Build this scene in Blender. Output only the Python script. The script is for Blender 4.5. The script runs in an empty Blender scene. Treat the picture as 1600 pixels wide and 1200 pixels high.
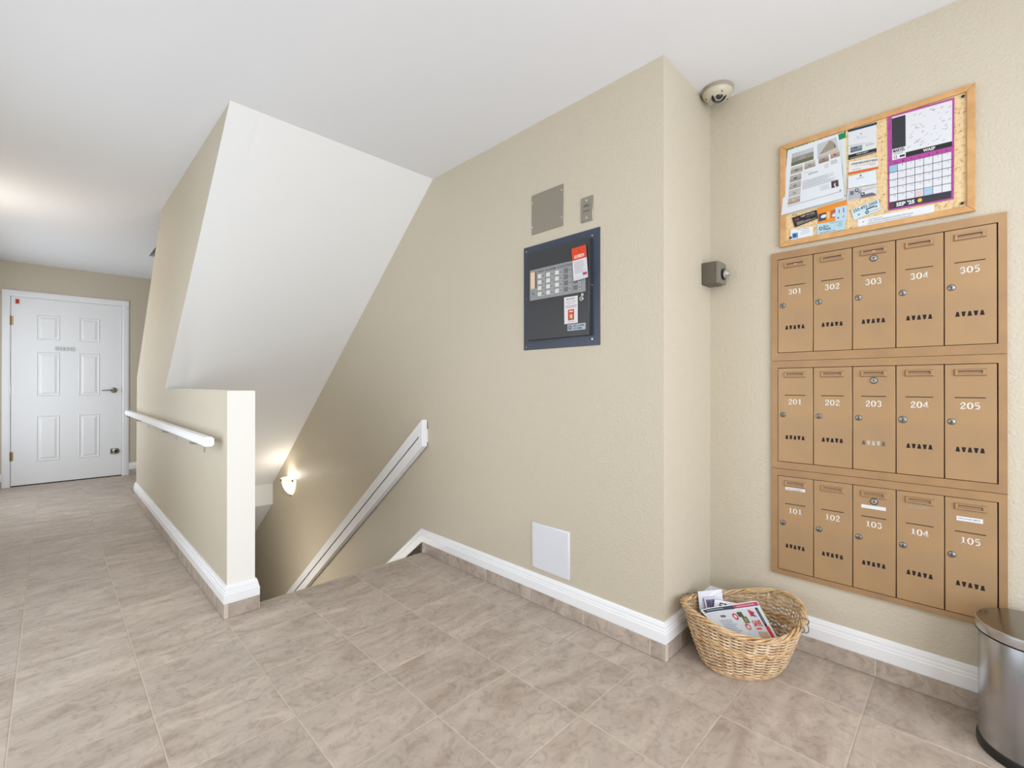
import bpy, bmesh, math, random
from mathutils import Matrix, Vector
random.seed(7)
PI = math.pi
SC = bpy.context.scene
COL = SC.collection

# ------------------------------------------------------------------ camera
HC = 1.1047
cam_d = bpy.data.cameras.new('camera'); cam = bpy.data.objects.new('camera', cam_d); COL.objects.link(cam)
cam.location = (0, 0, HC)
cam.rotation_euler = (PI/2 + 0.0021, -0.0002, -0.7885)
cam_d.sensor_width = 36; cam_d.lens = 36*715.64/1600; cam_d.clip_start = 0.02
SC.camera = cam

# ------------------------------------------------------------------ sky, lights, exposure
def world(strength, col):
    w = bpy.data.worlds.new('sky'); SC.world = w; w.use_nodes = True
    bg = w.node_tree.nodes['Background']; bg.inputs[0].default_value = (*col, 1); bg.inputs[1].default_value = strength
world(1.0, (0.85, 0.92, 1.0))
def area(name, loc, rot, sx, sy, power, col):
    l = bpy.data.lights.new(name, 'AREA'); l.shape = 'RECTANGLE'; l.size = sx; l.size_y = sy; l.energy = power; l.color = col
    o = bpy.data.objects.new(name, l); COL.objects.link(o); o.location = loc; o.rotation_euler = rot
    return o
def point(name, loc, power, col, r=0.05):
    l = bpy.data.lights.new(name, 'POINT'); l.energy = power; l.color = col; l.shadow_soft_size = r
    o = bpy.data.objects.new(name, l); COL.objects.link(o); o.location = loc
    return o
area('daylight', (0.65, -1.45, 1.25), (PI/2, 0, 0), 2.6, 2.3, 72, (0.88, 0.95, 1.07))   # daylight outside the glazed entrance
point('lobby_fill_light', (0.35, -0.35, 2.22), 7, (0.97, 0.98, 1.0), 0.12)            # fill light inside the added lobby ceiling lamp
area('window_daylight', (-0.80, 2.3, 1.1), (0, -PI/2, 0), 1.6, 2.2, 17, (0.88, 0.96, 1.06))                # fill light outside the added hall windows, tinted like daylight
area('window_daylight', (-0.80, 6.15, 1.1), (0, -PI/2, 0), 1.6, 1.5, 18, (0.88, 0.96, 1.06))  # same fill for the second added window
SC.view_settings.view_transform = 'Standard'
SC.view_settings.look = 'None'
SC.view_settings.exposure = 0.41
SC.view_settings.gamma = 1.0
SC.view_settings.use_curve_mapping = False

# ------------------------------------------------------------------ materials
def lin(c):
    if isinstance(c, str):
        c = c.lstrip('#'); c = [int(c[i:i+2], 16)/255 for i in (0, 2, 4)]
        return tuple(x/12.92 if x <= .04045 else ((x+.055)/1.055)**2.4 for x in c)
    return c
MATS = {}
def mat(name, col, rough=0.5, metal=0.0, emit=0, spec=None, bump=None, noise=None, coat=0):
    """bump = (scale, strength, distance); noise = (scale, col2, detail, stretch(xyz))"""
    if name in MATS: return MATS[name]
    m = bpy.data.materials.new(name); m.use_nodes = True; nt = m.node_tree
    b = nt.nodes['Principled BSDF']; c = (*lin(col), 1)
    b.inputs['Base Color'].default_value = c; b.inputs['Roughness'].default_value = rough
    b.inputs['Metallic'].default_value = metal
    if spec is not None: b.inputs['Specular IOR Level'].default_value = spec
    if coat: b.inputs['Coat Weight'].default_value = coat
    if emit:
        b.inputs['Emission Color'].default_value = c; b.inputs['Emission Strength'].default_value = emit
    if bump or noise:
        tc = nt.nodes.new('ShaderNodeTexCoord')
    if noise:
        sc, c2, det, st = noise
        mp = nt.nodes.new('ShaderNodeMapping'); mp.inputs['Scale'].default_value = st
        n = nt.nodes.new('ShaderNodeTexNoise'); n.inputs['Scale'].default_value = sc; n.inputs['Detail'].default_value = det
        r = nt.nodes.new('ShaderNodeMapRange'); r.inputs[1].default_value = .35; r.inputs[2].default_value = .65
        mx = nt.nodes.new('ShaderNodeMix'); mx.data_type = 'RGBA'
        mx.inputs[6].default_value = c; mx.inputs[7].default_value = (*lin(c2), 1)
        L = nt.links.new
        L(tc.outputs['Object'], mp.inputs[0]); L(mp.outputs[0], n.inputs[0]); L(n.outputs[0], r.inputs[0]); L(r.outputs[0], mx.inputs[0]); L(mx.outputs[2], b.inputs['Base Color'])
    if bump:
        n2 = nt.nodes.new('ShaderNodeTexNoise'); n2.inputs['Scale'].default_value = bump[0]; n2.inputs['Detail'].default_value = 3
        bp = nt.nodes.new('ShaderNodeBump'); bp.inputs['Strength'].default_value = bump[1]; bp.inputs['Distance'].default_value = bump[2]
        nt.links.new(tc.outputs['Object'], n2.inputs[0]); nt.links.new(n2.outputs[0], bp.inputs['Height']); nt.links.new(bp.outputs[0], b.inputs['Normal'])
    MATS[name] = m
    return m
def flat(c, rough=0.6):
    return mat('print_'+c.lstrip('#')+('' if rough == .6 else '_g'), tuple(.82*q for q in lin(c)), rough)

WALL = mat('beige_wall_paint', '#c8beaa', 0.5, spec=.3, bump=(110, .6, .004))
CEIL = mat('ceiling_paint', '#e6e6e7', 0.9, spec=.1)
SOFF = mat('white_soffit_paint', '#ecebe8', 0.7, spec=.2)
CAPW = mat('pillar_end_paint', '#f0ede4', 0.6, spec=.25)
TRIM = mat('white_trim_gloss', '#f0f0f1', 0.3)
DOORW = mat('white_door_paint', '#ececec', 0.38)
GROUT = mat('grout', '#c3b6a5', 0.9)
DARK = mat('dark_gap', '#1b120c', 0.8)
BLACKP = mat('black_plastic', '#161616', 0.4)
STEEL = mat('brushed_steel', '#c4c5c6', 0.27, 1.0, noise=(14, '#9c9c9e', 2, (1, 1, .05)))
STEELD = mat('steel_lid', '#8d8a84', 0.22, 1.0)
CHROME = mat('chrome', '#d5d5d5', 0.18, 1.0)
NICKEL = mat('nickel', '#a9a39a', 0.3, 1.0)
BRASS = mat('aged_brass', '#8a7756', 0.35, 1.0)
BRONZE = mat('bronze_metal_paint', '#ad8a62', 0.42, .3, noise=(9, '#a4825f', 3, (1, 1, 1)))
BRONZE2 = mat('bronze_door_paint', '#b29068', 0.4, .3, noise=(7, '#aa8b68', 3, (1, 1, 1)))
WOOD = mat('oak_frame', '#cfa16c', 0.45, noise=(22, '#c0905a', 4, (1, 1, 1)))
PANELD = mat('charcoal_enamel', '#37383a', 0.35)
PANELB = mat('dark_blue_grey_enamel', '#3a4251', 0.35)
GREYP = mat('grey_metal_plate', '#9a9284', 0.4, .5)
CREAMP = mat('cream_plastic', '#c9c1ac', 0.45)
CARPET = mat('speckled_carpet', '#8a7762', 0.95, noise=(120, '#2a211b', 4, (1, 1, 1)), bump=(220, .8, .004))
WICK = mat('willow_strand', '#dcc3a0', 0.45, noise=(30, '#b8956c', 3, (1, 1, 1)))
WICK2 = mat('willow_rim', '#d6b383', 0.42, noise=(40, '#b28a58', 3, (1, 1, 1)))
PAPER = mat('white_paper', '#eef0f1', 0.7)

def cork_mat():
    m = bpy.data.materials.new('cork'); m.use_nodes = True; nt = m.node_tree; b = nt.nodes['Principled BSDF']; L = nt.links.new
    b.inputs['Roughness'].default_value = .9
    tc = nt.nodes.new('ShaderNodeTexCoord'); v = nt.nodes.new('ShaderNodeTexNoise'); v.inputs['Scale'].default_value = 130; v.inputs['Detail'].default_value = 5
    r = nt.nodes.new('ShaderNodeValToRGB'); e = r.color_ramp.elements
    e[0].position = .30; e[0].color = (*lin('#a98655'), 1); e[1].position = .6; e[1].color = (*lin('#e2c79c'), 1)
    k = r.color_ramp.elements.new(.40); k.color = (*lin('#d7b987'), 1)
    L(tc.outputs['Object'], v.inputs[0]); L(v.outputs[0], r.inputs[0]); L(r.outputs[0], b.inputs['Base Color'])
    return m
CORK = cork_mat()

def tile_mat():
    m = bpy.data.materials.new('taupe_stone_tile'); m.use_nodes = True; nt = m.node_tree; b = nt.nodes['Principled BSDF']; L = nt.links.new
    N = nt.nodes.new
    tc = N('ShaderNodeTexCoord'); oi = N('ShaderNodeObjectInfo')
    ad = N('ShaderNodeVectorMath'); ad.operation = 'ADD'
    cx = N('ShaderNodeCombineXYZ'); ml = N('ShaderNodeMath'); ml.operation = 'MULTIPLY'; ml.inputs[1].default_value = 37
    L(oi.outputs['Random'], ml.inputs[0]); L(ml.outputs[0], cx.inputs[0]); L(ml.outputs[0], cx.inputs[1]); L(ml.outputs[0], cx.inputs[2])
    L(tc.outputs['Object'], ad.inputs[0]); L(cx.outputs[0], ad.inputs[1])
    mp = N('ShaderNodeMapping'); mp.inputs['Scale'].default_value = (1.0, 2.6, 1.8); mp.inputs['Rotation'].default_value = (0, 0, .06)
    L(ad.outputs[0], mp.inputs[0])
    n1 = N('ShaderNodeTexNoise'); n1.inputs['Scale'].default_value = 3.2; n1.inputs['Detail'].default_value = 8; n1.inputs['Roughness'].default_value = .62; n1.inputs['Distortion'].default_value = 1.1
    n2 = N('ShaderNodeTexNoise'); n2.inputs['Scale'].default_value = 19; n2.inputs['Detail'].default_value = 6; n2.inputs['Roughness'].default_value = .7; n2.inputs['Distortion'].default_value = 1.6
    L(mp.outputs[0], n1.inputs[0]); L(ad.outputs[0], n2.inputs[0])
    r1 = N('ShaderNodeValToRGB'); e = r1.color_ramp.elements
    e[0].position = .34; e[0].color = (*lin('#aa998a'), 1); e[1].position = .66; e[1].color = (*lin('#c7b8a9'), 1)
    k = e.new(.5); k.color = (*lin('#b7a99c'), 1)
    L(n1.outputs[0], r1.inputs[0])
    r2 = N('ShaderNodeValToRGB'); e = r2.color_ramp.elements
    e[0].position = .36; e[0].color = (.76, .74, .72, 1); e[1].position = .52; e[1].color = (1.0, 1.0, 1.0, 1)
    L(n2.outputs[0], r2.inputs[0])
    mx = N('ShaderNodeMix'); mx.data_type = 'RGBA'; mx.blend_type = 'MULTIPLY'; mx.inputs[0].default_value = .85
    L(r1.outputs[0], mx.inputs[6]); L(r2.outputs[0], mx.inputs[7])
    hs = N('ShaderNodeHueSaturation'); mr = N('ShaderNodeMapRange'); mr.inputs[3].default_value = .94; mr.inputs[4].default_value = 1.02
    L(oi.outputs['Random'], mr.inputs[0]); L(mr.outputs[0], hs.inputs['Value']); L(mx.outputs[2], hs.inputs['Color']); L(hs.outputs[0], b.inputs['Base Color'])
    b.inputs['Roughness'].default_value = .42; b.inputs['Specular IOR Level'].default_value = .4
    bp = N('ShaderNodeBump'); bp.inputs['Strength'].default_value = .25; bp.inputs['Distance'].default_value = .002
    L(n2.outputs[0], bp.inputs['Height']); L(bp.outputs[0], b.inputs['Normal'])
    return m
TILE = tile_mat()

def glass_mat():
    m = bpy.data.materials.new('clear_glass'); m.use_nodes = True; nt = m.node_tree; nt.nodes.clear(); N = nt.nodes.new
    o = N('ShaderNodeOutputMaterial'); mx = N('ShaderNodeMixShader'); t = N('ShaderNodeBsdfTransparent'); g = N('ShaderNodeBsdfGlossy'); g.inputs['Roughness'].default_value = .02
    mx.inputs[0].default_value = .08
    nt.links.new(t.outputs[0], mx.inputs[1]); nt.links.new(g.outputs[0], mx.inputs[2]); nt.links.new(mx.outputs[0], o.inputs[0])
    return m
GLASS = glass_mat()

# ------------------------------------------------------------------ builders
FX = Matrix(((0, 0, -1, 0), (-1, 0, 0, 0), (0, 1, 0, 0), (0, 0, 0, 1)))   # local x -> -Y, y -> Z, z -> -X  (walls that face -X)
FY = Matrix(((1, 0, 0, 0), (0, 0, -1, 0), (0, 1, 0, 0), (0, 0, 0, 1)))    # local x -> +X, y -> Z, z -> -Y  (walls that face -Y)
FXP = Matrix(((0, 0, 1, 0), (1, 0, 0, 0), (0, 1, 0, 0), (0, 0, 0, 1)))    # walls that face +X
TEXTS = {}
def text_geo(s, bold=0.0):
    key = (s, bold)
    if key in TEXTS: return TEXTS[key]
    cu = bpy.data.curves.new('t', 'FONT'); cu.body = s; cu.resolution_u = 2; cu.offset = bold; cu.fill_mode = 'FRONT'
    ob = bpy.data.objects.new('t', cu); COL.objects.link(ob)
    dg = bpy.context.evaluated_depsgraph_get(); ev = ob.evaluated_get(dg); me = ev.to_mesh()
    vs = [(v.co.x, v.co.y) for v in me.vertices]; fs = [tuple(p.vertices) for p in me.polygons]
    ev.to_mesh_clear(); bpy.data.objects.remove(ob); bpy.data.curves.remove(cu)
    if vs:
        x0 = min(v[0] for v in vs); x1 = max(v[0] for v in vs); y0 = min(v[1] for v in vs); y1 = max(v[1] for v in vs)
        vs = [((x-x0)/(x1-x0+1e-9), (y-y0)/(y1-y0+1e-9)) for x, y in vs]
    TEXTS[key] = (vs, fs)
    return TEXTS[key]

class MB:
    def __init__(s): s.v = []; s.f = []; s.m = []; s.slots = []
    def si(s, m):
        if m not in s.slots: s.slots.append(m)
        return s.slots.index(m)
    def add(s, vs, fs, m, M=None):
        b = len(s.v)
        s.v += [tuple(M @ Vector(v)) if M else tuple(v) for v in vs]
        k = s.si(m)
        for f in fs: s.f.append(tuple(b+i for i in f)); s.m.append(k)
        return s
    def addbm(s, bm, m, M=None):
        bm.verts.ensure_lookup_table()
        s.add([v.co[:] for v in bm.verts], [[v.index for v in f.verts] for f in bm.faces], m, M); bm.free()
        return s
    def box(s, x0, x1, y0, y1, z0, z1, m, bev=0, seg=1, M=None):
        bm = bmesh.new(); bmesh.ops.create_cube(bm, size=1)
        for v in bm.verts:
            v.co = ((x0+x1)/2+v.co.x*(x1-x0), (y0+y1)/2+v.co.y*(y1-y0), (z0+z1)/2+v.co.z*(z1-z0))
        if bev: bmesh.ops.bevel(bm, geom=bm.edges[:], offset=bev, segments=seg, profile=.5, affect='EDGES')
        bm.verts.index_update()
        return s.addbm(bm, m, M)
    def prism(s, poly, a, b, m, axis='z', M=None):
        """poly 2D extruded a..b; axis z: (x,y); axis x: poly=(y,z); axis y: poly=(x,z)"""
        n = len(poly)
        def P(p, t):
            return {'z': (p[0], p[1], t), 'x': (t, p[0], p[1]), 'y': (p[0], t, p[1])}[axis]
        vs = [P(p, a) for p in poly]+[P(p, b) for p in poly]
        fs = [tuple(range(n))[::-1], tuple(range(n, 2*n))]+[(i, (i+1) % n, n+(i+1) % n, n+i) for i in range(n)]
        return s.add(vs, fs, m, M)
    def lathe(s, prof, m, n=24, M=None, sx=1, sy=1, a0=0, a1=2*PI):
        closed = abs(a1-a0-2*PI) < 1e-6; k = n if closed else n+1
        vs = [(r*math.cos(a0+(a1-a0)*i/n)*sx, r*math.sin(a0+(a1-a0)*i/n)*sy, z) for i in range(k) for r, z in prof]
        p = len(prof); fs = []
        for i in range(n if closed else n):
            j = (i+1) % k
            for q in range(p-1): fs.append((i*p+q, j*p+q, j*p+q+1, i*p+q+1))
        return s.add(vs, fs, m, M)
    def disc(s, x, y, z0, z1, r, m, n=20, M=None):
        T = Matrix.Translation((x, y, 0))
        return s.lathe([(0, z0), (r, z0), (r, z1-.15*abs(z1-z0)), (r*.93, z1), (0, z1)], m, n, (M @ T) if M else T)
    def tube(s, pts, r, m, n=8, M=None, closed=False):
        pts = [Vector(p) for p in pts]; L = len(pts); vs = []
        rr = r if isinstance(r, (list, tuple)) else [r]*L
        up = None
        for i, p in enumerate(pts):
            if closed: t = pts[(i+1) % L]-pts[i-1]
            else: t = pts[min(i+1, L-1)]-pts[max(i-1, 0)]
            t.normalize()
            if up is None:
                up = Vector((0, 0, 1)) if abs(t.z) < .9 else Vector((1, 0, 0))
            a = t.cross(up).normalized(); b2 = a.cross(t).normalized(); up = b2
            for k in range(n):
                th = 2*PI*k/n; vs.append(p+a*math.cos(th)*rr[i]+b2*math.sin(th)*rr[i])
        fs = []
        for i in range(L if closed else L-1):
            j = (i+1) % L
            for k in range(n): fs.append((i*n+k, i*n+(k+1) % n, j*n+(k+1) % n, j*n+k))
        if not closed: fs += [tuple(range(n))[::-1], tuple((L-1)*n+k for k in range(n))]
        return s.add(vs, fs, m, M)
    def rect(s, x0, y0, x1, y1, z, m):
        return s.add([(x0, y0, z), (x1, y0, z), (x1, y1, z), (x0, y1, z)], [(0, 1, 2, 3)], m)
    def text(s, t, x0, y0, x1, y1, z, m, bold=0.0):
        vs, fs = text_geo(t, bold)
        return s.add([(x0+(x1-x0)*a, y0+(y1-y0)*b, z) for a, b in vs], fs, m)
    def build(s, name, parent=None, M=None, smooth=True, **props):
        me = bpy.data.meshes.new(name); me.from_pydata(s.v, [], s.f)
        for k in s.slots: me.materials.append(k)
        me.polygons.foreach_set('material_index', s.m)
        bm = bmesh.new(); bm.from_mesh(me); bmesh.ops.recalc_face_normals(bm, faces=bm.faces[:]) if smooth != 'keep' else None
        bm.to_mesh(me); bm.free()
        if smooth:
            me.polygons.foreach_set('use_smooth', [True]*len(me.polygons)); me.set_sharp_from_angle(angle=math.radians(38))
        me.update()
        o = bpy.data.objects.new(name, me); COL.objects.link(o)
        if parent: o.parent = parent
        if M is not None: o.matrix_local = M
        for k, v in props.items(): o[k] = v
        return o
def root(name, label, cat, M, group=None):
    o = bpy.data.objects.new(name, None); o.empty_display_size = .05; COL.objects.link(o); o.matrix_world = M
    o['label'] = label; o['category'] = cat
    if group: o['group'] = group
    return o
def tag(o, label, cat, group=None):
    o['label'] = label; o['category'] = cat
    if group: o['group'] = group
    return o
def T(x, y, z, F=None):
    m = Matrix.Translation((x, y, z))
    return m @ F if F is not None else m
def struct(mb, name, **k): return mb.build(name, None, kind='structure', smooth=k.pop('smooth', False), **k)

# ------------------------------------------------------------------ room dimensions (metres)
H = 2.44
XA, XM, YR = 1.743, 2.216, 0.869          # stair wall, mailbox wall, the return between them
XH0, XH1, YH = 0.591, 0.712, 2.50         # half wall beside the stairs
YD, XL, YS0 = 7.32, -0.62, -1.10          # door wall, hall's left wall, entrance wall
YST = 2.545                               # top step edge
SL = 0.785                                # stair pitch
YT0, P = 1.254, 0.3345                    # tile grid
XT0 = 0.2425

# ------------------------------------------------------------------ structure
def zs(y): return H-0.8034*(y-2.455)      # soffit line
# ceiling with the stair opening
c = MB()
for x0, x1, y0, y1 in ((XL-.1, XM+.1, YS0-.1, 2.455), (XL-.1, XH1, 2.455, YD+.1), (XA, XM+.1, 2.455, YD+.1), (XH1, XA, 6.02, YD+.1)):
    c.box(x0, x1, y0, y1, H, H+.25, CEIL)
struct(c, 'ceiling')
w = MB(); w.box(XA, XA+.12, YR, YD+.2, -2.9, H, WALL)
struct(w, 'wall_right')
w = MB(); w.box(XA+.12, XM+.12, YR, YR+.12, 0, H, WALL); struct(w, 'wall_return')
w = MB(); w.box(XM, XM+.12, YS0-.12, YR, 0, H, WALL); struct(w, 'wall_mail')
w = MB(); w.box(XL-.12, XL, YS0-.12, YD+.12, 0, .3, WALL); w.box(XL-.12, XL, YS0-.12, YD+.12, 1.9, H, WALL)
for a, b in ((YS0-.12, 1.2), (3.4, 5.4), (6.9, YD+.12)): w.box(XL-.12, XL, a, b, .3, 1.9, WALL)
struct(w, 'wall_left')
for n_, a, b in ((1, 1.2, 3.4), (2, 5.4, 6.9)):  # unseen windows, added so that fill light reaches the hall
    w = MB()
    for q0, q1 in ((a, a+.04), ((a+b)/2-.02, (a+b)/2+.02), (b-.04, b)): w.box(XL-.09, XL-.04, q0, q1, .3, 1.9, TRIM)
    w.box(XL-.09, XL-.04, a, b, .3, .34, TRIM); w.box(XL-.09, XL-.04, a, b, 1.86, 1.9, TRIM); wn = struct(w, 'window_%d' % n_)
    MB().box(XL-.068, XL-.062, a+.04, (a+b)/2-.02, .34, 1.86, GLASS).build('pane', wn, smooth=False); MB().box(XL-.068, XL-.062, (a+b)/2+.02, b-.04, .34, 1.86, GLASS).build('pane', wn, smooth=False)
# door wall with opening
DX0, DX1, DZ = -0.312, 0.613, 2.07
w = MB()
w.box(XL, DX0, YD, YD+.12, 0, H, WALL); w.box(DX1, XA, YD, YD+.12, 0, H, WALL); w.box(DX0, DX1, YD, YD+.12, DZ, H, WALL)
struct(w, 'wall_back')
# entrance wall behind the camera with a glazed opening
w = MB()
w.box(XL, -0.5, YS0-.12, YS0, 0, H, WALL); w.box(1.75, XM, YS0-.12, YS0, 0, H, WALL); w.box(-.5, 1.75, YS0-.12, YS0, 2.2, H, WALL)
struct(w, 'wall_front')
w = MB()
for x in (-.5, .60, 1.70): w.box(x, x+.05, YS0-.08, YS0-.03, 0, 2.2, TRIM)
w.box(-.45, 1.7, YS0-.08, YS0-.03, 2.15, 2.2, TRIM); w.box(-.45, 1.7, YS0-.08, YS0-.03, 0, .12, TRIM)
dw = struct(w, 'door_2')
for x0, x1 in ((-.45, .6), (.65, 1.7)): MB().box(x0, x1, YS0-.058, YS0-.052, .12, 2.15, GLASS).build('pane', dw, smooth=False)
# wall between hall and stairs: half wall in front, full height behind, sloped far end
w = MB()
poly = [(YH, -.2), (YH, 1.076), (4.153, 1.076), (2.455, H), (4.356, H), (5.755, 1.178), (5.80, 0), (5.80, -.2)]
n = len(poly)
vs = [(XH0, *p) for p in poly]+[(XH1, *p) for p in poly]
w.add(vs, [tuple(range(n)), tuple(range(2*n-1, n-1, -1))], WALL)
for i in range(n):
    j = (i+1) % n
    w.add([vs[i], vs[j], vs[n+j], vs[n+i]], [(0, 1, 2, 3)], CAPW if i in (0, 1) else SOFF if i == 2 else WALL)
struct(w, 'wall_half')
# below-floor walls of the stair well
w = MB(); w.box(.60, XH1-.001, 2.48, YD+.2, -2.9, -.201, WALL); struct(w, 'wall_well')
w = MB(); w.box(XH1, XA, YD+.1, YD+.2, -2.9, 0, WALL); struct(w, 'wall_bottom')
# soffit of the upper flight, its drop and the lower soffit
w = MB()
w.prism([(2.455, H), (2.72, H), (5.475+.26, .014), (5.475, .014)], XH1, XA, SOFF, 'x')
w.prism([(2.453, H), (4.155, 1.0745), (4.1645, 1.082), (2.463, H)], XH0-.0005, XH1, SOFF, 'x')
struct(w, 'trim_1')
w = MB()
w.box(XH1, XA, 5.49, 5.8, -.22, .10, SOFF)
w.prism([(5.49, -.22), (5.8, -.22), (YD+.1, -1.4), (YD+.1, -1.64)], XH1, XA, SOFF, 'x')
struct(w, 'trim_2')
# shaft above the ceiling opening
w = MB(); w.box(XH1, XA, 6.02, 6.12, H+.25, 3.4, WALL); w.box(XH1-.1, XH1, 2.455, 6.12, H+.25, 3.4, WALL)
w.box(XA, XA+.1, 2.455, 6.12, H+.25, 3.4, WALL); w.box(XH1, XA, 2.355, 2.455, H+.25, 3.4, WALL); w.box(XH1-.1, XA+.1, 2.355, 6.12, 3.4, 3.5, CEIL)
struct(w, 'wall_shaft')

# floor: grout bed + tiles
fl = MB()
fl.box(XL, XM, YS0, YR, -.20, -.0016, GROUT); fl.box(XL, XA, YR, YST, -.20, -.0016, GROUT)
fl.box(XL, XH0, YST, YD, -.20, -.0016, GROUT); fl.box(XH0, XA, 5.81, YD, -.20, -.0016, GROUT)
fl.box(XH0-.02, XH1-.02, 2.5, 5.81, -.2, -.21, GROUT)
floor = struct(fl, 'floor')
TM = {}
def tile(cx, cy, wx, wy, par, th=.008):
    key = (round(wx, 4), round(wy, 4))
    if key not in TM:
        a, b = wx/2, wy/2; e = .0016
        vs = [(-a, -b, -th), (a, -b, -th), (a, b, -th), (-a, b, -th), (-a, -b, -e), (a, -b, -e), (a, b, -e), (-a, b, -e), (-a+e, -b+e, 0), (a-e, -b+e, 0), (a-e, b-e, 0), (-a+e, b-e, 0)]
        fs = [(0, 1, 5, 4), (1, 2, 6, 5), (2, 3, 7, 6), (3, 0, 4, 7), (4, 5, 9, 8), (5, 6, 10, 9), (6, 7, 11, 10), (7, 4, 8, 11), (8, 9, 10, 11)]
        me = bpy.data.meshes.new('tile'); me.from_pydata(vs, [], fs); me.materials.append(TILE); TM[key] = me
    o = bpy.data.objects.new('tile', TM[key]); COL.objects.link(o); o.parent = par; o.location = (cx, cy, 0); o['kind'] = 'structure'
    return o
G = .0019
XT = [XT0+P*k for k in range(-3, 7)]; YT = [YT0+P*k for k in range(-8, 19)]
def put(x0, x1, y0, y1):
    x0 = max(x0, XL); y0 = max(y0, YS0); y1 = min(y1, YD)
    if x1-x0 < .03 or y1-y0 < .03: return
    tile((x0+x1)/2, (y0+y1)/2, x1-x0-2*G, y1-y0-2*G, floor)
for i in range(len(XT)-1):
    for j in range(len(YT)-1):
        x0, x1, y0, y1 = XT[i], XT[i+1], YT[j], YT[j+1]
        if x0 < .4:                                   # hall strip
            if x1 > .57: x1 = .577
            if y0 > 2.4 and x1 > .57: x1 = .574
            put(x0, x1, y0, y1)
        elif x0 < 1.5:
            if y0 < YST-.03: put(x0, x1, y0, min(y1, YST))
            elif y1 > 5.85: put(x0, x1, max(y0, 5.82), y1)
        elif x0 < 1.725:
            if y1 <= .85: put(x0, x1, y0, y1)
            elif y0 < .85:                            # L-shaped tile around the wall corner
                a, b, cc, d, e, f = x0+G, x1-G, y0+G, y1-G, 1.725, .851
                m = MB(); m.prism([(a, cc), (b, cc), (b, f), (e, f), (e, d), (a, d)], -.008, 0, TILE)
                m.build('tile', floor, smooth=False, kind='structure')
            elif y0 < YST-.03: put(x0, 1.725, y0, min(y1, YST))
            elif y1 > 5.85: put(x0, XA, max(y0, 5.82), y1)
        else:
            if y0 < .82: put(x0, min(x1, 2.198), y0, min(y1, .851))
# bullnose at the top step
m = MB(); m.box(XH1+.02, XA-.012, YST-.004, YST+.012, -.03, -.0005, GROUT, .003); m.build('nosing', floor, kind='structure')

# baseboards: swept profile with mitred corners; skirting tiles below
PROF = [(0, .068), (.0165, .068), (.0175, .071), (.0175, .110), (.0150, .1135), (.0145, .1215), (.0120, .1245), (.0115, .1360), (.0090, .1385), (.0085, .1435), (.0060, .149), (0, .149)]
def sweep(mb, path, prof, m, side=1):
    n = len(path); rings = []
    for i, p in enumerate(path):
        d0 = Vector(path[i])-Vector(path[i-1]) if i > 0 else Vector(path[1])-Vector(path[0])
        d1 = Vector(path[i+1])-Vector(path[i]) if i < n-1 else d0
        d0 = d0.normalized(); d1 = d1.normalized()
        n0 = Vector((-d0.y, d0.x))*side; n1 = Vector((-d1.y, d1.x))*side
        b = (n0+n1); b = b/ (b.length**2/2)
        rings.append([(p[0]+b.x*q, p[1]+b.y*q, z) for q, z in prof])
    k = len(prof); vs = [v for r in rings for v in r]; fs = []
    for i in range(n-1):
        for j in range(k): fs.append((i*k+j, i*k+(j+1) % k, (i+1)*k+(j+1) % k, (i+1)*k+j))
    fs += [tuple(range(k)), tuple((n-1)*k+j for j in range(k))[::-1]]
    mb.add(vs, fs, m)
def skirt(par, a, b, fixed, axis, joints, sign):
    """skirting tiles; axis 'y': plane x=fixed running along y"""
    js = [a]+[q for q in sorted(joints) if a+.02 < q < b-.02]+[b]
    for q0, q1 in zip(js, js[1:]):
        m = MB(); L = q1-q0-2*.0024; c0 = (q0+q1)/2
        t0, t1 = sorted((0, sign*.017))
        if axis == 'y': m.box(t0, t1, -L/2, L/2, -.034, .034, TILE, .0012); M = T(fixed, c0, .034)
        else: m.box(-L/2, L/2, t0, t1, -.034, .034, TILE, .0012); M = T(c0, fixed, .034)
        m.build('tile', par, M, smooth=False)
    g = MB(); t0, t1 = sorted((0, sign*.0155))
    if axis == 'y': g.box(fixed+t0, fixed+t1, a, b, .001, .067, mat('pale_grout', '#cdc1b0', .9))
    else: g.box(a, b, fixed+t0, fixed+t1, .001, .067, mat('pale_grout', '#cdc1b0', .9))
    g.build('grout', par, smooth=False)
m = MB(); sweep(m, [(XA, 2.555), (XA, YR), (XM, YR), (XM, YS0)], PROF, TRIM, -1)
# slope down the stairs, mitred to the level run
kk = math.tan(math.atan(SL)/2)
def slope_pts(L):
    out = []
    for t in (0, L):
        for q, z in PROF:
            h = z-.068; y = 2.555+h*kk; zz = z
            out.append((XA-q, y+t, zz-SL*t))
    return out
k = len(PROF)
m.add(slope_pts(3.3), [(j, (j+1) % k, k+(j+1) % k, k+j) for j in range(k)]+[tuple(range(k, 2*k))], TRIM)
m.add([(XA-q, 2.555+(z-.068)*kk, z) for q, z in PROF]+[(XA-q, 2.555, z) for q, z in PROF], [(j, (j+1) % k, k+(j+1) % k, k+j) for j in range(k)], TRIM)
br = struct(m, 'baseboard_right')
skirt(br, YR-.018, 2.555, XA, 'y', YT, -1)
skirt(br, XA-.017, XM-.018, YR, 'x', [1.861], -1)
skirt(br, YS0, YR-.018, XM, 'y', [.248-P*j for j in range(-1, 6)], -1)
m = MB(); sweep(m, [(XH1, 5.80), (XH0, 5.80), (XH0, YH), (XH1, YH), (XH1, YH+.03)], PROF, TRIM, -1)
bl = struct(m, 'baseboard_half')
skirt(bl, YH-.017, 5.80, XH0, 'y', YT, -1)
skirt(bl, XH0, XH1+.017, YH, 'x', [], -1)
m = MB(); m.box(XH1+.0005, XH1+.017, YH, YH+.03, .001, .068, TILE); m.build('tile', bl, smooth=False)
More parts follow.
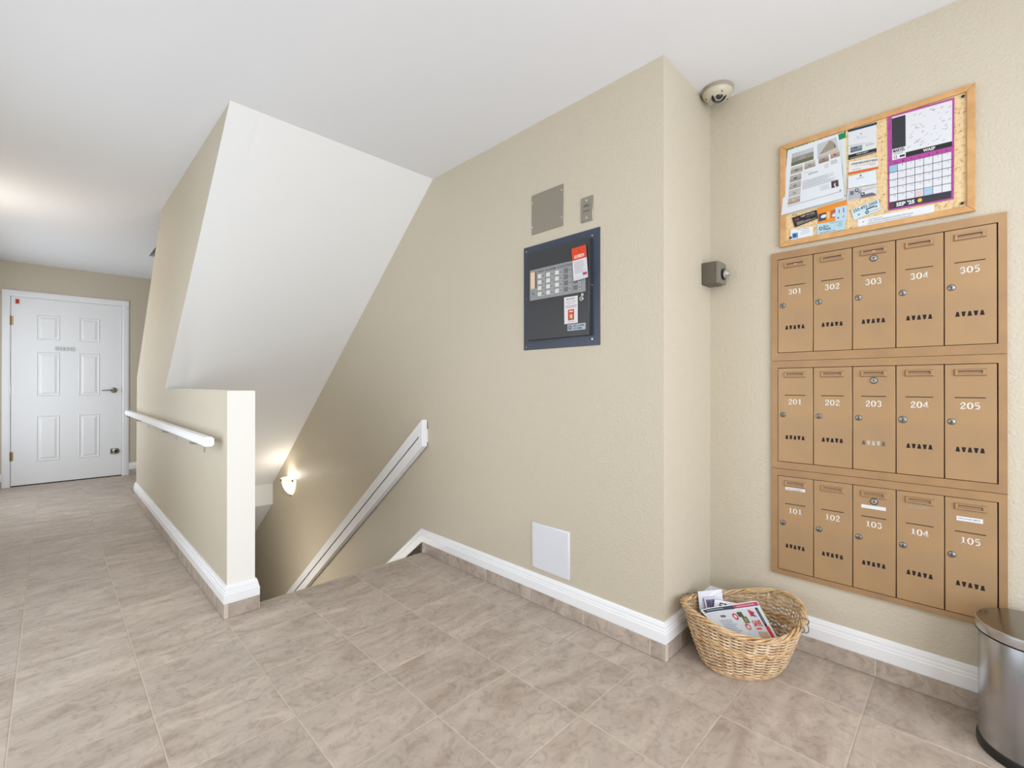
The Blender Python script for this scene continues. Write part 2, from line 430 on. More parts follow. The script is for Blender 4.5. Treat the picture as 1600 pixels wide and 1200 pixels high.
m = MB(); sweep(m, [(DX1+.062, YD), (XA, YD)], PROF, TRIM, -1); sweep(m, [(XL, YD), (DX0-.062, YD)], PROF, TRIM, -1)
bb = struct(m, 'baseboard_back')
skirt(bb, DX1+.062, XA, YD, 'x', [.9115, 1.246, 1.58], -1); skirt(bb, XL, DX0-.062, YD, 'x', [], -1)
m = MB(); sweep(m, [(XL, YS0), (XL, YD)], PROF, TRIM, -1)
b4 = struct(m, 'baseboard_left'); skirt(b4, YS0, YD-.018, XL, 'y', YT, 1)

# lower flight: carpeted steps and carpeted skirt under the sloping board
RUN, RISE = .2548, .2
NS = 13
m = MB(); prof = [(YST-.02, -.21)]
st = struct(MB().box(XH1, XA, 6.1, YD+.1, -2.95, -2.8, CARPET), 'floor_lower')
for i in range(NS):
    y0 = YST+.001+i*RUN; z = -RISE*(i+1)
    s_ = MB(); s_.box(XH1+.001, XA-.014, y0, y0+RUN+.02, z-.30, z, CARPET, .008)
    s_.build('step', st, smooth=False)
m = MB()
m.prism([(2.5551, .067), (2.5551, -.20), (6.2, -.20-(6.2-2.555)*SL), (6.2, .067-(6.2-2.555)*SL)], XA-.013, XA, CARPET, 'x'); m.build('carpet_edge', st, smooth=False)

# ------------------------------------------------------------------ hall door
d = MB(); DW0, DW1, DTOP = -.307, .608, 2.063
d.box(DW0, DW1, YD-.002, YD+.038, .010, DTOP, DOORW, .002)
MB().box(XL, XA, YD+.125, YD+.2, -.2, H, DARK).build('light_stop_wall', None, kind='structure')  # unseen wall added behind the door to stop light leaking under it
door = struct(d, 'door_1', smooth=True)
for (x0, x1) in ((-.116, .070), (.226, .407)):
    for z0, z1 in ((1.604, 1.883), (.979, 1.471), (.255, .762)):
        F = T((x0+x1)/2, YD-.002, (z0+z1)/2, FY); a, b = (x1-x0)/2, (z1-z0)/2
        p = MB(); R = [(0, 0), (.006, .006), (.014, -.001), (.022, -.001), (.042, .0055)]
        vs = []
        for ins, z in R: vs += [(-a+ins, -b+ins, z), (a-ins, -b+ins, z), (a-ins, b-ins, z), (-a+ins, b-ins, z)]
        fs = [(q*4+i, q*4+(i+1) % 4, q*4+4+(i+1) % 4, q*4+4+i) for q in range(4) for i in range(4)]+[(16, 17, 18, 19)]
        p.add(vs, fs, DOORW); p.build('panel', door, F, smooth=False)
for z in (.33, 1.05, 1.80):
    MB().lathe([(0, -.05), (.007, -.05), (.007, .05), (0, .05)], BRASS if z != 1.05 else TRIM, 12).box(.002, .022, .004, .007, -.048, .048, BRASS if z != 1.05 else TRIM).build('hinge', door, T(DW0-.004, YD-.008, z))
p = MB(); p.disc(0, 0, 0, .009, .032, NICKEL, 24)
p.tube([(0, 0, .008), (0, 0, .045), (-.012, 0, .052), (-.05, .002, .055), (-.11, -.002, .052)], [.011, .010, .010, .0085, .007], NICKEL, 10)
p.build('lever_handle', door, T(.532, YD-.002, 1.04, FY))
p = MB(); p.box(-.034, .018, -.034, .034, 0, .006, NICKEL, .002); p.disc(.018, 0, 0, .012, .034, NICKEL); p.disc(.018, 0, .012, .016, .015, BLACKP); p.rect(-.026, -.02, -.01, .022, .0065, BLACKP)
p.build('foot_lock', door, T(.535, YD-.002, .305, FY), label='small metal foot lock low on the door')
p = MB(); p.box(-.008, .008, -.03, .03, 0, .003, NICKEL); p.build('strike_plate', door, T(DW1+.006, YD-.004, 1.04, FY))
p = MB(); p.box(-.022, .022, -.03, .03, 0, .001, flat('#f3e9e6')); p.text('1', -.014, -.024, .012, .024, .0015, flat('#c4251c'), .03)
p.build('number_sticker', door, T(DW0+.048, YD-.002, 2.012, FY), label='white sticker with a red 1')
p = MB(); p.box(-.088, .088, -.028, .028, 0, .002, flat('#f1f1f1')); g = flat('#c3c3c3')
for i, (a, b) in enumerate(((-.078, -.05), (-.042, -.03), (-.02, .0), (.012, .03), (.04, .074))): p.rect(a, -.016, b, .017, .0024, g)
for i, (a, b) in enumerate(((-.070, -.058), (.018, .024), (.048, .066))): p.rect(a, -.008, b, .008, .0028, flat('#f1f1f1'))
p.build('sign_plate', door, T(.115, YD-.002, 1.515, FY), label='pale raised sign plate across the middle')
m = MB()
prof = [(0, 0), (.062, 0), (.062, .010), (.045, .014), (.012, .016), (0, .012)]
for x, s_ in ((DX0+.002, -1), (DX1-.002, 1)):
    m.prism([(x+s_*q, YD-t) for q, t in prof], 0, DZ-.002+.062, TRIM)
m.prism([(YD-t, DZ-.002+q) for q, t in prof], DX0-.06, DX1+.06, TRIM, 'x')
m.box(DX0, DW0-.002, YD, YD+.1, 0, DZ, TRIM); m.box(DW1+.002, DX1, YD, YD+.1, 0, DZ, TRIM); m.box(DW0-.002, DW1+.002, YD, YD+.1, DTOP+.002, DZ, TRIM)
struct(m, 'trim_3')

# ------------------------------------------------------------------ handrails
r = root('handrail', 'long white level handrail along the hall side of the half wall', 'handrail', T(XH0, 0, 0))
oct_ = [(-.082+.040*.5*0, 0)]
hw, hh, cx, cz, ch = .0235, .0225, -.060, .832, .009
prof = [(cx-hw, cz-hh+ch), (cx-hw+ch, cz-hh), (cx+hw-ch, cz-hh), (cx+hw, cz-hh+ch), (cx+hw, cz+hh-ch), (cx+hw-ch, cz+hh), (cx-hw+ch, cz+hh), (cx-hw, cz+hh-ch)]
m = MB(); m.prism(prof, 2.575, 5.83, TRIM, 'y'); m.build('rail', r, smooth=False)
for y in (2.60, 3.32, 4.38):
    m = MB(); m.tube([(cx-.012, y, cz-hh+.002), (cx-.012, y, cz-hh-.030)], .0035, NICKEL, 8); m.build('pin', r)
for y in (2.90, 3.74, 5.05, 5.74):
    m = MB(); m.tube([(cx-.014, y, cz-hh-.001), (cx-.014, y, cz-hh-.010), (cx+.01, y, cz-hh-.016), (-.003, y, cz-hh-.018), (-.0005, y, cz-hh-.018)], [.0045, .0045, .0045, .0045, .012], NICKEL, 10); m.build('bracket', r)
r = root('handrail', 'thick white grooved board handrail sloping down the stair wall', 'handrail', T(0, 2.507, 0))
def zz(t, z): return z-SL*t
m = MB(); L = 3.2
def bar(x0, x1, z0, z1, t0, t1, mt): m.add([(x, t, zz(t, z)) for t in (t0, t1) for x, z in ((x0, z0), (x1, z0), (x1, z1), (x0, z1))], [(0, 1, 2, 3), (4, 7, 6, 5), (0, 4, 5, 1), (1, 5, 6, 2), (2, 6, 7, 3), (3, 7, 4, 0)], mt)
zt_, zb_ = .8787, .7059; zg = zt_-.086
bar(1.706, 1.7325, zb_, zt_, 0, L, TRIM)
bar(1.693, 1.706, zg+.0075, zt_, 0, L, TRIM); bar(1.693, 1.706, zb_, zg-.0075, 0, L, TRIM); bar(1.693, 1.706, zg-.0075, zg+.0075, 0, .035, TRIM)
m.build('rail', r, smooth=False)
m = MB(); bar(1.704, 1.7058, zg-.0073, zg+.0073, .035, L, mat('groove_shadow_gap', '#2a2724', .8)); m.build('groove', r, smooth=False, label='dark groove along the middle of the board')
m = MB(); bar(1.7325, XA, .735, .818, .004, L, TRIM); m.build('mounting_strip', r, smooth=False)

# ------------------------------------------------------------------ wall sconces
def sconce(name, label, M, glow, power, grp=None, col=(1.0, .90, .76), lr=.03, lz=.07):
    r = root(name, label, 'wall lamp', M, grp)
    gl = mat('lit_sconce_glass', '#fff0d2', .4, emit=glow)
    m = MB(); prof = [(.012, -.088), (.045, -.070), (.078, -.035), (.100, .008), (.112, .055), (.118, .082), (.112, .082), (.095, .01), (.04, -.06), (.010, -.08)]
    m.lathe(prof, gl, 28, Matrix.Rotation(0, 4, 'X') @ Matrix(((1, 0, 0, 0), (0, 0, 1, 0), (0, 1, 0, 0), (0, 0, 0, 1))), 1, .85, 0, PI)
    m.build('glass_shade', r)
    m = MB(); m.disc(0, 0, .0005, .012, .05, NICKEL, 24); m.build('back_plate', r)
    m = MB(); arc = [(.121*math.cos(a), .084, .104*math.sin(a)+.001) for a in [PI*i/20 for i in range(21)]]; m.tube(arc, .003, BRASS, 6); m.build('rim_band', r)
    for a in (.35, PI/2, PI-.35):
        m = MB(); m.box(-.008, .008, -.012, .008, -.004, .006, BRASS, .002); m.build('clip', r, T(.12*math.cos(a), .074, .103*math.sin(a)) @ Matrix.Rotation(PI/2-a, 4, 'Y'))
    m = MB(); m.lathe([(0, 0), (.007, .004), (.011, .012), (.006, .02), (0, .022)], BRASS, 12, Matrix(((1, 0, 0, 0), (0, 0, 1, 0), (0, 1, 0, 0), (0, 0, 0, 1)))); m.build('finial', r, T(0, -.104, .014))
    p = M @ Vector((0, .11, lz)); point(name+'_light', p, power, col, lr)
sconce('wall_sconce', 'small lit glass bowl sconce low on the stairwell wall', T(XA, 4.915, .068, FX), 1.0, 1.0, None, (1.0, .95, .87))
sconce('wall_sconce', 'glass bowl wall lamp between the two added windows', T(XL, 4.8, 1.74, FXP), 2.0, 8, None, (1.0, .97, .93), .09, .16)
sconce('wall_sconce', 'added glass fill lamp on the hidden side of the stairwell', T(XH1, 4.3, -.75, FXP), 2.0, 13, None, (1.0, .97, .93), .2, .16)  # unseen lamp, added to brighten the stairwell

# ------------------------------------------------------------------ fixtures on the stair wall (local x to the right, y up, z out of the wall)
def on_xa(y, z, d=0.0): return T(XA-d, y, z, FX)
# fire alarm panel
AY, AZ = 1.407, 1.5515
r = root('fire_alarm_panel', 'large charcoal fire alarm control panel set in the stair wall', 'alarm panel', on_xa(AY, AZ))
m = MB(); m.box(-.236, .236, -.2665, .2665, 0, .0035, PANELB, .0012); m.build('back_plate', r)
for x, y in ((-.215, .243), (.195, .235), (-.215, -.250), (.195, -.237), (.195, .01), (-.215, 0)):
    MB().disc(0, 0, 0, .002, .0038, CHROME, 12).build('screw', r, T(x, y, .0035))
X = lambda y: AY-y
Z = lambda z: z-AZ
m = MB(); m.box(X(1.600), X(1.215), Z(1.332), Z(1.773), .0036, .025, PANELD, .002); dr = m.build('door', r)
m = MB(); m.box(X(1.578), X(1.234), Z(1.532), Z(1.686), .0251, .0268, mat('grey_fascia', '#8f9090', .4), .0006)
ink = flat('#3b3d40'); m.text('FIRE  ALARM  CONTROL', X(1.520), Z(1.666), X(1.30), Z(1.675), .0272, ink, .01)
for i in range(5):
    for j in range(4):
        if True:
            cx = X(1.51-.0555*i); cy = Z(1.646-.0294*j)
            m.rect(cx+.013, cy-.0115, cx+.031, cy+.0115, .0271, mat('grey_fascia_light', '#a3a5a5', .5))
            m.rect(cx+.016, cy-.004, cx+.028, cy-.001, .0274, ink); m.rect(cx+.016, cy+.003, cx+.026, cy+.005, .0274, ink)
            if i >= 3: m.rect(cx+.0305, cy-.0115, cx+.0315, cy+.0115, .0274, ink)
disp = m.build('display_fascia', r, smooth=False)
m = MB(); m.box(X(1.571), X(1.543), Z(1.591), Z(1.674), .0268, .0280, mat('amber_window', '#e3c5a8', .3)); m.box(X(1.543), X(1.532), Z(1.591), Z(1.674), .0268, .0276, flat('#6d6a66')); m.build('display_window', r, smooth=False, label='pale amber display window')
m = MB(); m.disc(X(1.553), Z(1.568), .0268, .0274, .012, flat('#9aa7b4'), 20)
m.disc(X(1.553), Z(1.568), .0275, .0277, .008, ink, 16); m.disc(X(1.552), Z(1.569), .0278, .0279, .004, flat('#c9d0d6'), 12); m.build('emblem', r, smooth=False)
for i in range(5):
    for j in range(4):
        cx = X(1.51-.0555*i); cy = Z(1.646-.0294*j)
        MB().box(-.0115, .0115, -.0100, .0100, 0, .0025, flat('#e9e8e2', .4) if i < 3 else mat('grey_button', '#6b6c6e', .5), .0008).build('button', r, T(cx-.001, cy, .0268), smooth=False)
m = MB(); m.disc(X(1.255), Z(1.501), .025, .031, .0115, CHROME, 20); m.rect(X(1.2565), Z(1.496), X(1.2535), Z(1.506), .0313, BLACKP); m.build('key_lock', r)
m = MB(); m.box(X(1.258), X(1.246), Z(1.513), Z(1.525), .025, .027, flat('#d9d7cf'), .0008); m.build('indicator', r)
m = MB(); m.box(X(1.337), X(1.234), Z(1.359), Z(1.389), .025, .0265, mat('nameplate_alu', '#aab3ba', .4), .0005)
m.disc(X(1.322), Z(1.374), .0266, .0268, .0105, flat('#4a5b74'), 16); m.disc(X(1.322), Z(1.374), .0269, .027, .0055, flat('#aab3ba'), 12)
m.text('FIRE ALARM', X(1.305), Z(1.376), X(1.242), Z(1.384), .0269, flat('#39475c'), .02); m.text('SYSTEMS', X(1.305), Z(1.3635), X(1.252), Z(1.3715), .0269, flat('#39475c'), .02); m.build('nameplate', r, smooth=False)

def sheet(name, label, cat, corners, plane, elems, base='#eef0f1', curl=None, group=None, N=8, axis='X'):
    """thin printed sheet on a wall facing -X; corners TL,TR,BR,BL as (y,z); plane = x of its back; curl(u,v) lifts it off the wall"""
    cy = sum(p[0] for p in corners)/4; cz = sum(p[1] for p in corners)/4
    o = T(plane, cy, cz, FX)
    TL, TR, BR, BL = [(cy-p[0], p[1]-cz) for p in corners]
    cf = curl or (lambda u, v: 0)
    def P(u, v, e=0):
        x = (TL[0]*(1-u)+TR[0]*u)*(1-v)+(BL[0]*(1-u)+BR[0]*u)*v
        y = (TL[1]*(1-u)+TR[1]*u)*(1-v)+(BL[1]*(1-u)+BR[1]*u)*v
        return (x, y, .0005+e+cf(u, v))
    m = MB(); n = N if curl else 1
    vs = [P(i/n, j/n, e) for e in (0, -.0004) for j in range(n+1) for i in range(n+1)]
    w = n+1; fs = []
    for j in range(n):
        for i in range(n):
            a = j*w+i; fs.append((a, a+1, a+w+1, a+w)); a += w*w; fs.append((a, a+w, a+w+1, a+1))
    m.add(vs, fs, flat(base))
    for idx, e in enumerate(elems):
        lift = .0003+.00012*idx/ max(1, len(elems))*2
        if e[0] == 'r':
            _, u0, v0, u1, v1, c = e; k = max(1, int(math.ceil(max(abs(u1-u0), abs(v1-v0))*n))) if curl else 1
            vs = [P(u0+(u1-u0)*i/k, v0+(v1-v0)*j/k, lift) for j in range(k+1) for i in range(k+1)]
            m.add(vs, [(j*(k+1)+i, j*(k+1)+i+1, (j+1)*(k+1)+i+1, (j+1)*(k+1)+i) for j in range(k) for i in range(k)], flat(c))
        elif e[0] == 't':
            _, s_, u0, v0, u1, v1, c = e[:7]; bold = e[7] if len(e) > 7 else .01
            tv, tf = text_geo(s_, bold)
            m.add([P(u0+(u1-u0)*a, v1+(v0-v1)*b, lift+.0002) for a, b in tv], tf, flat(c))
        elif e[0] == 'p':
            m.add([P(u, v, lift) for u, v in e[1]], [tuple(range(len(e[1])))], flat(e[2]))
        elif e[0] == 'c':
            _, u, v, ru, rv, c = e; m.add([P(u+ru*math.cos(a), v+rv*math.sin(a), lift) for a in [2*PI*i/18 for i in range(18)]], [tuple(range(18))], flat(c))
    ob = m.build(name, None, smooth='keep' if False else False); ob.matrix_world = o
    return tag(ob, label, cat, group)
def lines(u0, v0, u1, v1, n, c, rnd, th=.35):
    out = []; h = (v1-v0)/n
    for i in range(n): out.append(('r', u0, v0+i*h, u0+(u1-u0)*rnd.uniform(.72, 1), v0+i*h+h*th, c))
    return out
R = random.Random(3)
DP = XA-.0252
sheet('service_tag', 'red and white service tag hanging over the alarm panel buttons', 'tag', [(1.309, 1.74), (1.228, 1.743), (1.213, 1.592), (1.294, 1.586)], DP-.004,
      [('r', 0, 0, 1, .385, '#e8481f'), ('c', .52, .13, .035, .022, '#7a2412'), ('r', .16, .24, .84, .33, '#f6e4dc'), ('t', 'FIRE', .2, .255, .48, .315, '#e8481f', .02), ('t', 'TAG', .55, .255, .8, .315, '#e8481f', .02)]
      + lines(.12, .44, .9, .82, 9, '#b4b3b6', R) + [('r', .66, .82, .95, .90, '#b5475a'), ('r', 0, .93, 1, .935, '#8d8d8d')], '#e9e9ec', curl=lambda u, v: .002+.004*v)
sheet('inspection_notice', 'small white and red notice taped below the alarm panel buttons', 'notice', [(1.358, 1.52), (1.278, 1.519), (1.278, 1.393), (1.356, 1.393)], DP,
      [('t', 'MONITORED', .18, .06, .8, .11, '#7e4347', .01), ('r', .1, .17, .9, .185, '#c98f8f'), ('r', .15, .24, .85, .255, '#b9a0a0'), ('r', .1, .33, .95, .35, '#b06b6b'), ('r', .1, .39, .9, .41, '#b06b6b'),
       ('r', .28, .48, .74, .88, '#d9481f'), ('r', .38, .53, .66, .58, '#f6e4dc'), ('r', .42, .66, .62, .80, '#e9c8b4'), ('r', .48, .81, .70, .86, '#8f9f62'), ('r', .28, .93, .8, .945, '#c98f8f')], '#ededf0')

# blank metal access plate, key switch plate, low white panel
r = root('access_plate', 'square grey metal cover plate with four screws above alarm panel', 'cover plate', on_xa(1.4845, 1.9755))
MB().box(-.1035, .1035, -.1015, .1015, 0, .003, GREYP, .001).build('plate', r)
for x, y in ((-.094, .06), (.094, .072), (-.094, -.064), (.094, -.060)): MB().disc(0, 0, 0, .003, .005, CHROME, 12).build('screw', r, T(x, y, .003))
r = root('key_switch_plate', 'narrow steel wall plate right of the grey square cover plate', 'switch plate', on_xa(1.243, 1.915))
m = MB(); m.box(-.034, .034, -.0575, .0575, 0, .005, mat('satin_steel', '#a59f92', .35, .8), .002); m.text('FIRE', -.016, .010, .016, .020, .0053, ink, .01); m.text('BYPASS', -.018, -.012, .018, -.004, .0053, ink, .01); m.build('plate', r)
for y in (.040, -.040): MB().disc(0, 0, 0, .003, .0055, CHROME, 12).build('screw', r, T(0, y, .005))
MB().disc(0, 0, 0, .004, .007, NICKEL, 12).build('key_hole', r, T(0, .028, .005))
r = root('wall_hatch', 'plain white square panel low on the wall above the baseboard', 'access panel', on_xa(1.4615, .290))
MB().box(-.1205, .1205, -.1155, .1155, 0, .007, mat('white_panel_plastic', '#dcdde2', .4), .003, 2).build('hatch_frame', r)
MB().box(-.112, .112, -.107, .107, .007, .0078, mat('white_panel_plastic', '#dcdde2', .4), .0007).build('cover', r)

# ------------------------------------------------------------------ dome camera in the corner
r = root('dome_camera', 'beige dome security camera on the ceiling above the corner', 'camera', T(2.118, .797, H) @ Matrix.Rotation(PI, 4, 'X'))
m = MB(); m.lathe([(0, 0), (.064, 0), (.066, .004), (.066, .016), (.062, .020), (0, .020)], mat('beige_camera_plastic_dark', '#a59d8a', .45), 40); m.build('base_ring', r)
m = MB(); m.lathe([(.063, .019), (.061, .026), (.053, .036), (.038, .044), (.02, .048), (0, .049)], CREAMP, 40); m.build('housing', r)
dirv = Vector((-.52, .42, .74)).normalized()     # local: +z is down, lens looks out to the lobby
q = dirv.to_track_quat('Z', 'Y').to_matrix().to_4x4()
m = MB(); m.lathe([(.022, -.002), (.026, .002), (.024, .0065), (.018, .003)], BLACKP, 28); m.lathe([(0, .002), (.018, .002), (.018, -.003), (0, -.003)], BLACKP, 24); m.build('lens_ring', r, Matrix.Translation(Vector((-.016, .012, .0395))) @ q @ Matrix.Scale(1.25, 4))
m = MB(); m.lathe([(.012, .003), (.012, .008), (.008, .011), (0, .012)], mat('lens_glass', '#2a2a2c', .08, spec=.8), 20); m.lathe([(.0165, .003), (.0165, .005), (.0125, .005), (.0125, .003)], CHROME, 20); m.build('lens', r, Matrix.Translation(Vector((-.016, .012, .0395))) @ q @ Matrix.Scale(1.25, 4))
for a in (.6, 2.4, 4.2): MB().disc(0, 0, 0, .002, .003, BLACKP, 10).build('screw', r, T(.048*math.cos(a), .048*math.sin(a), .0385))

# ------------------------------------------------------------------ magnetic door holder in the corner
r = root('door_holder', 'small square grey box with a chrome disc on the corner wall', 'door holder', T(2.158, YR, 1.616, FY))
m = MB(); m.box(-.045, .045, -.05, .05, 0, .062, mat('dark_grey_box', '#5e584c', .45), .004, 2); m.build('housing', r)
m = MB(); m.box(-.044, .044, -.049, .049, .062, .078, mat('grey_box_front', '#7d776b', .4), .004, 2); m.build('front_plate', r)
m = MB(); m.disc(0, 0, 0, .008, .026, BLACKP, 24); m.build('gasket', r, T(.006, -.006, .078))
m = MB(); m.disc(0, 0, 0, .016, .019, CHROME, 28); m.disc(0, 0, .016, .022, .010, CHROME, 20); m.build('magnet_disc', r, T(.006, -.006, .086))

# ------------------------------------------------------------------ mailbox units
def digit(m, ch, x, y, h, z, mt):
    """slab-serif digit, lower left (x,y)"""
    w = .66*h
    def S(pts, wd, closed=False):
        P_ = [Vector((x+px*w, y+py*h)) for px, py in pts]; n = len(P_); vs = []
        for i, p in enumerate(P_):
            a = P_[(i-1) % n] if closed or i else p; b = P_[(i+1) % n] if closed or i < n-1 else p
            t = (b-a).normalized(); nn = Vector((-t.y, t.x)); k = (wd[i] if isinstance(wd, list) else wd)*h/2
            vs += [(p.x+nn.x*k, p.y+nn.y*k, z), (p.x-nn.x*k, p.y-nn.y*k, z)]
        m.add(vs, [(2*i, 2*i+1, 2*((i+1) % n)+1, 2*((i+1) % n)) for i in range(n if closed else n-1)], mt)
    def arc(cx, cy, rx, ry, a0, a1, n=12): return [(cx+rx*math.cos(a0+(a1-a0)*i/n), cy+ry*math.sin(a0+(a1-a0)*i/n)) for i in range(n+1)]
    def dot(px, py, r_):
        m.add([(x+px*w+r_*h*math.cos(a), y+py*h+r_*h*math.sin(a), z) for a in [2*PI*i/10 for i in range(10)]], [tuple(range(10))], mt)
    if ch == '0':
        pts = arc(.5, .5, .40, .45, 0, 2*PI, 20)[:-1]; S(pts, [.10+.09*abs(math.cos(2*PI*i/20)) for i in range(20)], True)
    elif ch == '1': S([(.52, .0), (.52, 1.0)], .19); S([(.16, .05), (.88, .05)], .10); S([(.2, .82), (.5, .97)], .09)
    elif ch == '2':
        S(arc(.5, .72, .34, .23, PI*.95, -.35, 12)+[(.12, .10)], [.09]*4+[.17]*6+[.13]*4); S([(.06, .07), (.92, .07)], .14); S([(.88, .04), (.92, .26)], .08); dot(.19, .70, .085)
    elif ch == '3':
        S(arc(.47, .745, .30, .205, PI*.9, -PI/2, 12), .13); S(arc(.47, .285, .36, .235, PI/2, -PI*.95, 14), .15); S([(.34, .53), (.52, .53)], .09); dot(.17, .78, .08); dot(.13, .24, .085)
    elif ch == '4': S([(.66, 0), (.66, 1)], .18); S([(.62, .95), (.05, .32)], .09); S([(.02, .30), (.98, .30)], .10); S([(.42, .045), (.92, .045)], .09)
    elif ch == '5':
        S([(.20, .95), (.84, .95)], .13); S([(.20, .98), (.16, .52)], .09); S([(.16, .54)]+arc(.46, .32, .38, .27, PI*.62, -PI*.92, 14), .14); dot(.13, .20, .08)
MUY, MUX = .2540, XM
WU = .6965
def mail_unit(floor_no, zlo, zhi, label):
    zc = (zlo+zhi)/2; r = root('mailbox_unit', label, 'mailboxes', T(XM, MUY, zc, FX), 'bank of bronze wall mailboxes')
    hw, hh = WU/2-.0007, (zhi-zlo)/2-.0009
    o0, o1 = MUY-.5785, MUY+.0735                    # door opening, local x
    top = hh-(.030 if floor_no == 3 else .0285); bot = top-.4015
    m = MB()
    for a in ((-hw, o0, -hh, hh), (o1, hw, -hh, hh), (o0, o1, top, hh), (o0, o1, -hh, bot)): m.box(a[0], a[1], a[2], a[3], 0, .012, BRONZE)
    fr = m.build('frame', r, smooth=False)
    m = MB(); m.box(o0-.001, o1+.001, bot-.001, top+.001, .0005, .003, DARK); m.build('backing', r, smooth=False)
    W = (o1-o0)/5
    for i in range(5):
        x0, x1 = o0+W*i+.0012, o0+W*(i+1)-.0012; cx = (x0+x1)/2; w = W
        if i == 4: x1 -= .0022
        m = MB(); m.box(-(x1-x0)/2, (x1-x0)/2, bot+.0018-0, top-.002, .0032, .0115, BRONZE2, .0012)
        d_ = m.build('door', r, T((x0+x1)/2, 0, 0), smooth=True)
        # slot hood with recessed name window
        hx, hz0, hz1 = .0405, top-.0425, top-.018
        m = MB(); q = []
        ring = lambda a, b, c, d2, z: [(a, b, z), (c, b, z), (c, d2, z), (a, d2, z)]
        vs = ring(-hx, hz0, hx, hz1, .0115)+ring(-hx+.004, hz0+.004, hx-.004, hz1-.003, .0195)+ring(-hx+.010, hz0+.008, hx-.010, hz1-.006, .0195)+ring(-hx+.011, hz0+.009, hx-.011, hz1-.0065, .0145)
        m.add(vs, [(4*k_+j, 4*k_+(j+1) % 4, 4*k_+4+(j+1) % 4, 4*k_+4+j) for k_ in range(3) for j in range(4)]+[(12, 13, 14, 15)], BRONZE2); m.rect(-hx+.0112, hz0+.0092, hx-.0112, hz1-.0067, .0146, mat('name_window', '#9c7c62', .3))
        m.rect(-hx+.012, hz1-.0085, hx-.012, hz1-.0067, .0149, DARK)  # dark strip paints the shade under the hood's upper lip
        if (floor_no, i) in ((3, 0), (3, 2)):
            m.rect(-.012, hz0+.010, .010, hz1-.009, .0149, flat('#d9736a')); m.rect(-.002, hz0+.011, .006, hz1-.010, .0151, flat('#f0d9d2'))
        m.build('slot_hood', d_, smooth=False)
        m = MB(); zl = top-.1165
        m.box(-.038, .037, zl-.0015, zl+.0015, .0112, .01175, DARK)
        m.build('seam_line', d_, smooth=False)
        m = MB(); s_ = '%d0%d' % (floor_no, i+1); hN = .0225; adv = hN*.77
        for k_, ch in enumerate(s_): digit(m, ch, -1.5*adv+adv*k_+.001, top-.1555, hN, .0119, flat('#f4efe6'))
        m.build('number', d_, smooth=False)
        m = MB(); big = (floor_no, i) == (2, 3)
        lx, lz, lr = -.0455, top-.2, (.0115 if big else .0095)
        lk = mat('lock_steel', '#8f8e8c', .3, 1.0); m.disc(lx, lz, .0114, .0122, lr+.0018, mat('lock_ring', '#4d4740', .5), 20)
        m.disc(lx, lz, .0115, .0145, lr, lk, 20); m.disc(lx, lz, .0145, .0165, lr*.62, lk, 16); m.rect(lx-.0012, lz-.004, lx+.0012, lz+.004, .0167, BLACKP)
        m.build('lock', d_)
        m = MB(); vm = flat('#c9c2b6') if (floor_no, i) == (2, 2) else DARK
        for k_ in range(5):
            vx = -.0305+.0149*k_; vz = top-.2945; u = 1 if k_ % 2 == 0 else -1; a, b, hq = .0056, .0027, .0082
            m.add([(vx-a, vz-u*hq, .0118), (vx+a, vz-u*hq, .0118), (vx+b, vz+u*hq, .0118), (vx-b, vz+u*hq, .0118)], [(0, 1, 2, 3)], vm if k_ not in (0, 4) or vm is DARK else flat('#6a5f52'))
        m.build('vent_holes', d_, smooth=False)
        if i == 2:
            m = MB(); m.disc(.001, top-.056, .0115, .0135, .0125, mat('dark_nickel', '#5b5d60', .35, .9), 22); m.disc(.001, top-.056, .0135, .017, .0092, CHROME, 20); m.rect(-.0005, top-.060, .0025, top-.052, .0172, BLACKP)
            m.build('master_lock', d_, label='round steel master lock under the slot hood')
        lab = {(1, 0): (-.036, .036, .046, .058), (1, 2): (-.038, .036, .072, .085), (1, 4): (-.034, .030, .064, .079)}.get((floor_no, i))
        if lab:
            m = MB(); m.box(lab[0], lab[1], top-lab[3], top-lab[2], .0115, .0120, flat('#eef0f2')); g = flat('#6f7480')
            if i == 0:
                m.text('NO FLYERS', lab[0]+.006, top-.0545, lab[1]-.012, top-.0505, .0122, g, .01); m.rect(-.008, top-.0573, .02, top-.0562, .0122, g)
            elif i == 4: m.text('NO JUNK MAIL', lab[0]+.004, top-.0745, lab[1]-.005, top-.0685, .0122, g, .01)
            m.build('name_label', d_, smooth=False, label='white name strip stuck on the door')
        if (floor_no, i) == (1, 3):
            m = MB(); m.rect(-.032, top-.058, .024, top-.046, .0117, flat('#b09a7c')); m.rect(-.026, top-.054, .010, top-.051, .0118, flat('#a5977f')); m.build('tape_residue', d_, smooth=False, label='faded residue of a removed label')
        if big:
            pass
mail_unit(3, 1.2075, 1.674, 'topmost bronze mailbox unit, doors numbered 301 to 305')
mail_unit(2, .7470, 1.2075, 'middle bronze mailbox unit, doors numbered 201 to 205')
mail_unit(1, .2945, .7470, 'lowest bronze mailbox unit, doors numbered 101 to 105')

